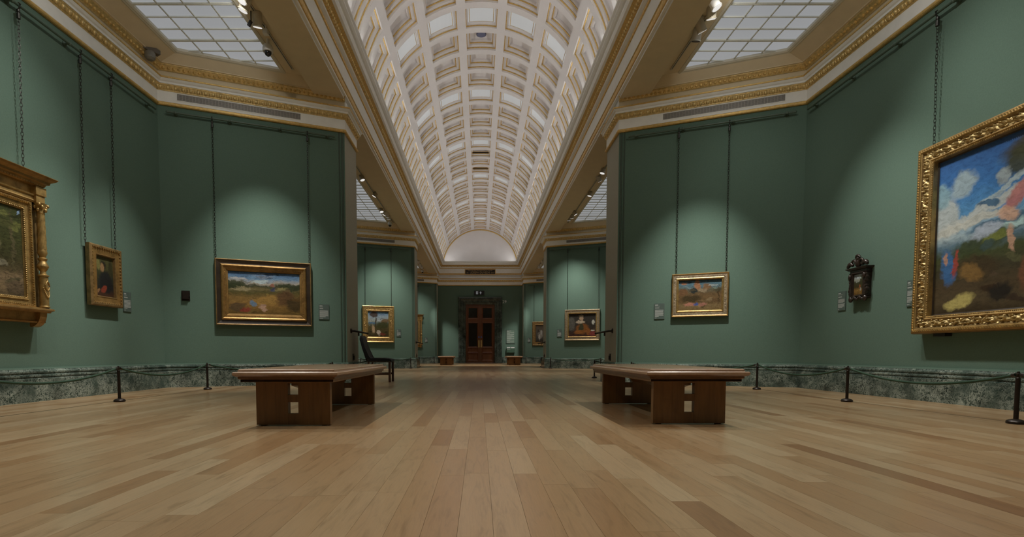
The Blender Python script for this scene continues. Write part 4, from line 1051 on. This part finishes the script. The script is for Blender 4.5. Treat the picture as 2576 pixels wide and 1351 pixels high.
# ------------------------------------------------------------------ air grilles in the cornice fascia
def grille(wl, s0, s1, label):
    t = thing('air_grille', label, 'vent', wall_pt(wl, (s0+s1)/2, 4.855, .015), R(WALLS[wl][1])); L_ = s1-s0; H = .10
    MB().rect(L_+.03, H+.03, [(0, 0), (0, .006), (.012, .006), (.015, 0)]).build('frame', M_CREAM, t)
    MB().box(-L_/2, L_/2, -.002, 0, -H/2, H/2).build('back', plain('grille_shadow', (.14,.135,.125), .8), t)
    mb = MB()
    for i in range(7): z = -H/2+(i+.5)*H/7; mb.box(-L_/2, L_/2, -.007, -.002, z-.0045, z+.0025)
    for i in range(int(L_/.05)): x = -L_/2+.025+i*.05; mb.box(x-.004, x+.004, -.0075, -.002, -H/2, H/2)
    mb.build('louvres', M_GRILLE, t)
a0 = wall_px('CL0', 446, 253, .015)[0]; a1 = wall_px('CL0', 755.6, 296, .015)[0]
b0 = wall_px('CR0', 1668.4, 291, .015)[0]; b1 = wall_px('CR0', 1975, 248, .015)[0]
ORD = ['near', 'second bay', 'farthest']
for k in range(3):
    grille('CL%d' % k, a0, a1, 'long slatted air grille in the %s left cornice' % ORD[k]); grille('CR%d' % k, b0, b1, 'long slatted air grille in the %s right cornice' % ORD[k])

# ------------------------------------------------------------------ benches
def make_bench():
    t = thing('bench', '', 'bench')
    W_, L_ = .80, 2.16          # widest lip of the top
    H = .452
    prof = [(.045, .355), (.045, .372), (.03, .378), (.03, .392), (.012, .398), (.0, .408), (.0, .425), (.008, .431), (.028, .432), (.032, .436), (.03, .446), (.042, .452), (.06, .452)]
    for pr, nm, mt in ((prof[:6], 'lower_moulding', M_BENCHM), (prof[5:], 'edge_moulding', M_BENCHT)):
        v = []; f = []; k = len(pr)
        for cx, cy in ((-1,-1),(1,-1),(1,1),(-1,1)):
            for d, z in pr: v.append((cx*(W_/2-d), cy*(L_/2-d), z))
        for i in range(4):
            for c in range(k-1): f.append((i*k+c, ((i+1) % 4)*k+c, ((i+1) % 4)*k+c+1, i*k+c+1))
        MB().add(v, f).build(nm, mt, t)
    iw, il = W_/2-.06, L_/2-.06
    for sx in (-1, 1):
        x0, x1 = sorted((sx*.0015, sx*iw)); MB().box(x0, x1, -il, il, .40, .452).build('seat_board', M_BENCHT, t)
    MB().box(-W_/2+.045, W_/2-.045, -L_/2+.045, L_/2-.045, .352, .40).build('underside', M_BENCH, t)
    hw = .2925; hh = .0405
    for y0 in (-.905, .86):
        sl = bpy.data.objects.new('leg_panel', None); S.collection.objects.link(sl); sl.parent = t; sl.location = (0, y0, 0)
        th = .055
        for x0, x1 in ((-hw, -hw+.079), (-hw+.079, -hw+.157), (-hw+.157, -hh), (hh, hh+.086), (hh+.086, hh+.166), (hh+.166, hw)):
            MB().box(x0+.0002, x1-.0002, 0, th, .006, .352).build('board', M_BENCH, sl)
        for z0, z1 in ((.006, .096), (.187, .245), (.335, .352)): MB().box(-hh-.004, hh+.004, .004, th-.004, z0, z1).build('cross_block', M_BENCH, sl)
        for x_ in (-hw+.05, hw-.05): MB().box(-.02, .02, .01, th-.01, 0, .006).build('glide', M_BLACK, sl, (x_, 0, 0))
    st = MB()
    st.add([(x, y, z) for x in (-.03, .03) for y, z in ((-.85, .352), (-.85, .315), (-.6, .27), (.6, .27), (.86, .315), (.86, .352))],
           [(0,1,2,3,4,5), (11,10,9,8,7,6)]+[(i, (i+1) % 6+0, (i+1) % 6+6, i+6) for i in range(6)])
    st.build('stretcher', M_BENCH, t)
    return t
bench = make_bench()
spots_b = [((-1.52, 5.14, 0), 'long oak bench at left, nearest the black chair'), ((1.655, 5.235, 0), 'long oak bench at right in the foreground'),
           ((-1.70, 27.55, 0), 'small distant oak bench left of the door'), ((1.70, 27.55, 0), 'small distant oak bench right of the door')]
for i, (p, lb) in enumerate(spots_b):
    o = bench if i == 0 else copy_tree(bench); o.location = p; tag(o, lb, 'bench', 'oak benches down the hall')
# ------------------------------------------------------------------ attendant's chair (faces +x)
def chair():
    p = at_z(982, 962, 0)
    t = thing('chair', 'black leather upright chair with dark wooden legs behind the left bench', 'chair', (p.x-.215, p.y+.22, 0))
    sw, sd = .22, .215        # half width (y), half depth (x)
    for sx, sy in ((1, -1), (1, 1)):
        MB().box(-.022, .022, -.022, .022, 0, .42).build('leg', M_MAHOG, t, (sx*(sd-.015), sy*(sw-.025), 0))
    for sy in (-1, 1):
        m = MB(); y0 = sy*(sw-.025)
        q = [(-.24, 0), (-.195, .42), (-.225, .48), (-.24, .48), (-.232, .42), (-.28, 0)]
        m.prism(q, y0-.02, y0+.02); m.build('leg', M_MAHOG, t)
    def pad(pts, y0, y1, nm):    # rounded cushion: outline extruded with soft sides
        mb = MB(); n = len(pts); cx = sum(p_[0] for p_ in pts)/n; cz = sum(p_[1] for p_ in pts)/n; rings = []
        for y, s_ in ((y0, .82), (y0+.012, .95), (y0+.04, 1.0), (y1-.04, 1.0), (y1-.012, .95), (y1, .82)):
            rings.append([(cx+(x-cx)*(1-(1-s_)*.25), y, cz+(z-cz)*s_) for x, z in pts])
        v = [q for g in rings for q in g]; f = []
        for i in range(5):
            for k in range(n): f.append((i*n+k, (i+1)*n+k, (i+1)*n+(k+1) % n, i*n+(k+1) % n))
        f += [tuple(range(n)), tuple(5*n+k for k in range(n-1, -1, -1))]
        return mb.add(v, f).build(nm, M_LEATHER, t, smooth=50)
    pad([(-.235, .40), (.20, .40), (.235, .41), (.238, .44), (.215, .47), (.1, .487), (-.1, .49), (-.235, .485)], -sw, sw, 'seat')
    pad([(-.17, .43), (-.20, .47), (-.29, .70), (-.345, .91), (-.365, .935), (-.39, .925), (-.392, .88), (-.34, .66), (-.27, .43)], -sw, sw, 'backrest')
    MB().box(-sd+.0, sd-.03, -.012, .012, .145, .185).build('stretcher', M_MAHOG, t, (0, -(sw-.025), 0)); MB().box(-sd, sd-.03, -.012, .012, .145, .185).build('stretcher', M_MAHOG, t, (0, sw-.025, 0))
    MB().box(-.012, .012, -sw+.04, sw-.04, .145, .185).build('stretcher', M_MAHOG, t, (.02, 0, 0))
    mb = MB()
    for i in range(18): mb.ball((-.2+i*.024, -sw+.002, .415), .005, .004, .005, 5, 3)
    tag(mb.build('stud_row', M_BRASS, t), kind='stuff')
chair()
# ------------------------------------------------------------------ rope barriers
def make_post():
    t = thing('barrier_post', '', 'post')
    MB().lathe([(.058, 0), (.062, .004), (.062, .018), (.056, .026), (.044, .032), (.03, .036), (.016, .04)], 20).build('base', M_DARK, t, smooth=35)
    MB().lathe([(.0165, .038), (.0165, .372), (.012, .378)], 14).build('pole', M_DARK, t, smooth=35)
    MB().lathe([(.011, .376), (.013, .385), (.013, .40), (.017, .404), (.017, .410), (.010, .414), (.011, .42), (.007, .427)], 12).build('finial', M_DARK, t, smooth=40)
    return t
post0 = make_post(); used = [False]
def post(x, y, label):
    o = copy_tree(post0) if used[0] else post0; used[0] = True
    o.location = (x, y, 0); tag(o, label, 'post', 'low dark barrier posts'); return (x, y)
def rope(a, b, sag, label):
    mb = MB(); pts = []; n = 18
    A = Vector(a); B = Vector(b); e = (B-A).normalized()*.022; a, b = tuple(A+e), tuple(B-e)
    for i in range(n+1):
        u = i/n; pts.append((a[0]+(b[0]-a[0])*u, a[1]+(b[1]-a[1])*u, .398-sag*4*u*(1-u)))
    t = thing('barrier_rope', label, 'rope', (0, 0, 0), 0, 'green barrier ropes')
    mb.tube(pts, .0125, 8); mb.build('rope', M_ROPE, t, smooth=60)
    for i in (0, n):
        j = 1 if i == 0 else n-1; A, B = Vector(pts[i]), Vector(pts[j]); MB().tube([A, A+(B-A).normalized()*.03], .0145, 8).build('end_ferrule', M_DARK, t, smooth=40)
for sg in (-1, 1):
    sd = SD(sg); X = 4.33
    a = (sg*X, bay_y(0)[0]+1.85); P0 = [post(sg*X, 2.2, 'dark barrier post at the %s wall beside the camera, outside the near view' % sd),
         post(sg*X, 4.354, 'dark barrier post nearest the camera along the %s wall' % sd), post(sg*X, 6.37, 'second dark barrier post along the %s wall' % sd),
         post(sg*4.38, 8.545, 'dark barrier post at the near %s corner of the walls' % sd), post(sg*2.68, 9.62, 'dark barrier post beside the near %s pier, behind the bench' % sd)]
    nm = ['off-frame', 'first', 'second', 'corner', 'last']
    for i in range(4): rope(P0[i], P0[i+1], .12, 'sagging green rope, %s span along the near %s wall' % (['farthest forward', 'closest in view', 'middle', 'angled-wall'][i], sd))
    for k in (1, 2):
        o = bay_y(k)[0]-Y0; bn = 'second bay' if k == 1 else 'third bay'
        Q = [post(sg*2.66, 12.62+(k-1)*PER, 'thin barrier post at the start of the %s on the %s' % (bn, sd)), post(sg*4.33, 13.7+(k-1)*PER, 'thin barrier post near the outer corner opening the %s on the %s' % (bn, sd)),
             post(sg*4.33, 8.545+o, 'thin barrier post near the outer corner closing the %s on the %s' % (bn, sd)), post(sg*2.70, 9.95+o, 'thin barrier post at the end of the %s on the %s' % (bn, sd))]
        rope(Q[0], Q[1], .10, 'green rope at the opening of the %s on the %s' % (bn, sd)); rope(Q[1], Q[2], .16, 'long green rope along the %s outer wall on the %s' % (bn, sd)); rope(Q[2], Q[3], .10, 'green rope across the %s angled wall on the %s' % (bn, sd))
# ------------------------------------------------------------------ pier arms (folded barrier bars) and sockets
for sg in (-1, 1):
    for k in range(2):
        wl = 'PL' if sg < 0 else 'PR'; y0 = bay_y(k)[1]+.30
        t = thing('door_stay', 'slender bronze arm bracketed to the %s pier on the %s' % ('near' if k == 0 else 'second', SD(sg)), 'bracket', (sg*NX, y0, 1.02))
        M = Matrix.Rotation(sg*R(-90), 4, 'Y')
        MB().lathe([(.05, 0), (.05, .012), (.035, .02), (.028, .03)], 14, M).build('rosette', M_DARK, t, smooth=40)
        MB().tube([(-sg*.02, 0, 0), (-sg*.06, .03, .0), (-sg*.20, .60, -.03)], [.02, .022, .016], 10).build('arm', M_CHAIN, t, smooth=40)
        MB().ball((-sg*.20, .605, -.03), .024, .024, .024, 8, 6).build('end_knob', M_DARK, t, smooth=50)
        MB().box(-.012, .012, -.02, .02, -.09, -.01).build('catch', M_DARK, t, (-sg*.10, .24, 0))
        t = thing('socket_plate', 'small dark socket plate low on the %s pier on the %s' % ('near' if k == 0 else 'second', SD(sg)), 'socket', (sg*NX, y0+.17, .50))
        MB().box(*sorted((0, -sg*.012)), -.05, .05, -.07, .07).build('plate', M_DARK, t)
        MB().box(*sorted((-sg*.012, -sg*.03)), -.03, .03, -.05, .03).build('cover', M_BLACK, t)
# ------------------------------------------------------------------ spotlights on the beam side of each bay
WARM = (1.0, .955, .885)
def spot(lens, target, label, watts, cone=70, lit=True, white=False, lamp=True, blend=1.0):
    lens = Vector(lens); dr = (Vector(target)-lens).normalized(); piv = lens-dr*.11
    t = thing('track_spotlight', label, 'spotlight', (piv.x, piv.y, ZC), 0, 'track spotlights beside the skylights')
    o = Vector((piv.x, piv.y, ZC)); q = dr.to_track_quat('Z', 'Y').to_matrix().to_4x4(); Mt = Matrix.Translation(piv-o) @ q
    m = M_WHITE if white else M_CANB
    MB().box(-.03, .03, -.09, .09, -.042, -.019).build('track_adapter', m, t)
    MB().tube([(0, 0, -.03), tuple(piv-o-dr*.02)], .014, 8).build('stem', m, t, smooth=40)
    MB().lathe([(.045, -.10), (.058, -.088), (.066, -.03), (.066, .092), (.074, .098), (.074, .112), (.065, .112)], 20, Mt).build('can', m, t, smooth=40)
    MB().lathe([(.063, .1125), (.060, .117)], 20, Mt).build('lens', M_LENS if lit else M_BLACK, t, smooth=40)
    if lamp and watts:
        ld = bpy.data.lights.new('spot_lamp', 'SPOT'); ld.energy = watts*SPOT; ld.color = WARM; ld.spot_size = R(cone); ld.spot_blend = blend; ld.shadow_soft_size = .045
        lo = bpy.data.objects.new('spot_lamp', ld); S.collection.objects.link(lo); lo.parent = t
        lo.matrix_local = Matrix.Translation(lens+dr*.02-o) @ dr.to_track_quat('-Z', 'Y').to_matrix().to_4x4()
    return t
ZL = 5.30
def pc(t): return t.location.copy()
# near bay, heads seen at the top of the picture
spot(at_z(608, 2.5, ZL), (-5.38, 6.2, .35), 'left bay spotlight half cut by the top edge', 420, 44)
spot(at_z(611, 27, ZL), pc(pic_p)+Vector((0, .35, -1.2)), 'beige left bay spotlight just below the top edge', 380, 42)
spot(at_z(648, 68.5, ZL), pc(pic_b)+Vector((0, 0, -.95)), 'left bay spotlight beside the security camera', 640, 52)
spot(at_z(1803.5, 20, ZL), (5.38, 7.0, .9), 'white right bay spotlight nearest the top edge', 380, 56, True, True)
spot(at_z(1788.7, 48, ZL), pc(pic_m)+Vector((-.1, 0, -.95)), 'second right bay spotlight from the top edge', 830, 47)
spot(at_z(1766.5, 79.6, ZL), pc(pic_m)+Vector((1.1, -.3, .6)), 'third right bay spotlight from the top edge', 25, 80)
spot(at_z(1750, 104, ZL), (3.0, 9.6, 2.2), 'unlit white box-shaped spotlight at the end of the right track', 0, 60, False, True)
# unseen near bay heads, added above the frame to brighten walls, cornice and floor
for sg in (-1, 1):
    for i, (y, tg, wt) in enumerate(((6.6, (sg*5.38, 5.2, .9), 250), (5.2, (sg*5.38, 6.6, 3.7), 66), (3.6, (sg*5.38, 3.6, 1.4), 200), (6.0, (sg*2.6, 5.2, 0), 245), (4.4, (sg*1.0, 3.0, 0), 235), (2.4, (sg*1.6, 2.2, 0), 245), (7.15, (sg*4.0, 9.7, 3.9), 34))):
        spot((sg*3.26, y, ZL), tg, '%s bay added unseen spotlight above the view, %s back from the pier' % (SD(sg), ['first', 'second', 'third', 'fourth', 'fifth', 'sixth', 'seventh'][i]), wt, 125 if i in (1, 6) else 90)
# second bay heads
for i, (x, y) in enumerate(((912, 453), (941, 494), (960, 533), (966, 541), (974, 546), (978, 552))):
    p = at_z(x, y, ZL+.05); tg = [(-1.6, 14.5, 0), (-5.38, 16.5, 1.6), (-2.2, 17, 0), (-5.38, 18.8, 1.6), pc(pic_n)+Vector((0,0,-.5)), pc(pic_n)+Vector((.7, .2, -.6))][i]
    spot(p, tg, 'second bay left spotlight, %s head toward the far camera' % ['first', 'second', 'third', 'fourth', 'fifth', 'sixth'][i], 300, 66, True, i > 2)
for i, (x, y) in enumerate(((1515, 436), (1509, 456), (1483, 493), (1448, 540), (1439, 549), (1431, 555))):
    p = at_z(x, y, ZL+.05); tg = [(1.6, 14.5, 0), (5.38, 16.5, 1.6), (2.2, 17, 0), (5.38, 18.8, 1.6), pc(pic_l)+Vector((0,0,-.5)), pc(pic_l)+Vector((-.7, .2, -.6))][i]
    spot(p, tg, 'second bay right spotlight, %s head away from the near pier' % ['first', 'second', 'third', 'fourth', 'fifth', 'sixth'][i], 300, 66, True, i < 2)
# third bay heads
for sg in (-1, 1):
    for i, (y, tg, wt) in enumerate(((24.5, (sg*1.75, 26.7, .3), 330), (26.5, (sg*.9, 27.5, 0), 560), (28.6, pc(pic_c) if sg > 0 else pc(pf), 220), (29.6, (sg*1.9, YE, 1.25), 520), (30.2, (sg*3.2, 31.4, 1.2), 150))):
        spot((sg*3.26, y, ZL+.05), tg, 'third bay %s spotlight, %s head from the viewer' % (SD(sg), ['first', 'second', 'third', 'fourth', 'fifth'][i]), wt, 70 if i != 3 else 22, True, True)
# ------------------------------------------------------------------ security cameras and sensor
def dome(p, label):
    t = thing('security_camera', label, 'camera', (p.x, p.y, ZC))
    MB().tube([(0, 0, 0), (0, 0, p.z-ZC+.10)], .022, 10).build('stem', M_WHITE, t, smooth=40)
    MB().lathe([(.075, -.03), (.08, -.02), (.08, .03), (.06, .075), (.025, .10)], 18, Matrix.Translation((0, 0, p.z-ZC))).build('housing', M_WHITE, t, smooth=35)
    MB().ball((0, 0, p.z-ZC-.035), .055, .055, .06, 14, 8).build('dome', plain('smoked_dome', (.01,.01,.012), .08, 0, .1, 5, 0, .8), t, smooth=70)
dome(at_z(674, 126, ZL), 'white dome security camera at the end of the near left track')
dome(at_z(981, 564, ZL), 'white dome security camera at the end of the second left track')
dome(at_z(1063, 683, ZL), 'tiny white dome security camera in the third bay left')
p = at_z(668.8, 88.7, ZL+.02); t = thing('track_box', 'small white junction box between spotlight and security camera', 'box', (p.x, p.y, ZC))
MB().box(-.035, .035, -.035, .035, -.14, -.07).build('box', M_WHITE, t); MB().tube([(0, 0, 0), (0, 0, -.08)], .008, 6).build('stem', M_WHITE, t)
p = at_z(631.7, 58.5, ZL); t = thing('mini_camera', 'small black cylinder camera hanging between the left bay spotlights', 'camera', (p.x, p.y, ZC))
MB().tube([(0, 0, 0), (0, 0, -.14)], .008, 6).build('stem', M_BLACK, t); MB().tube([(.0, 0, -.14), (-.05, .03, -.19)], .025, 12).build('body', M_BLACK, t, smooth=40)
c = wall_pt('L', 8.68, 5.30, .17)
t = thing('motion_sensor', 'grey wedge-shaped motion sensor at the corner of the left bay ceiling', 'sensor', c, R(56))
MB().prism([(-.14, .0), (.14, .0), (.14, .06), (0, .10), (-.14, .06)], -.04, .06).build('bracket', plain('sensor_brown', (.12,.10,.075), .5), t)
MB().lathe([(.045, -.13), (.075, -.10), (.08, -.03), (.06, .0)], 14).build('lens_body', plain('sensor_grey', (.20,.19,.16), .5), t, smooth=40)
# long fluorescent-free spot rails
for sg in (-1, 1):
    for k in range(3):
        a, b = bay_y(k); t = thing('light_track', 'slim lighting track along the beam of the %s %s bay' % (['near', 'second', 'third'][k], SD(sg)), 'track', (sg*3.26, (a+b)/2, ZC))
        MB().box(-.02, .02, -BL/2+.75, BL/2-.75, -.018, 0).build('channel', M_CANB, t); MB().box(-.006, .006, -BL/2+.8, BL/2-.8, -.0185, -.017).build('slot', M_BLACK, t)
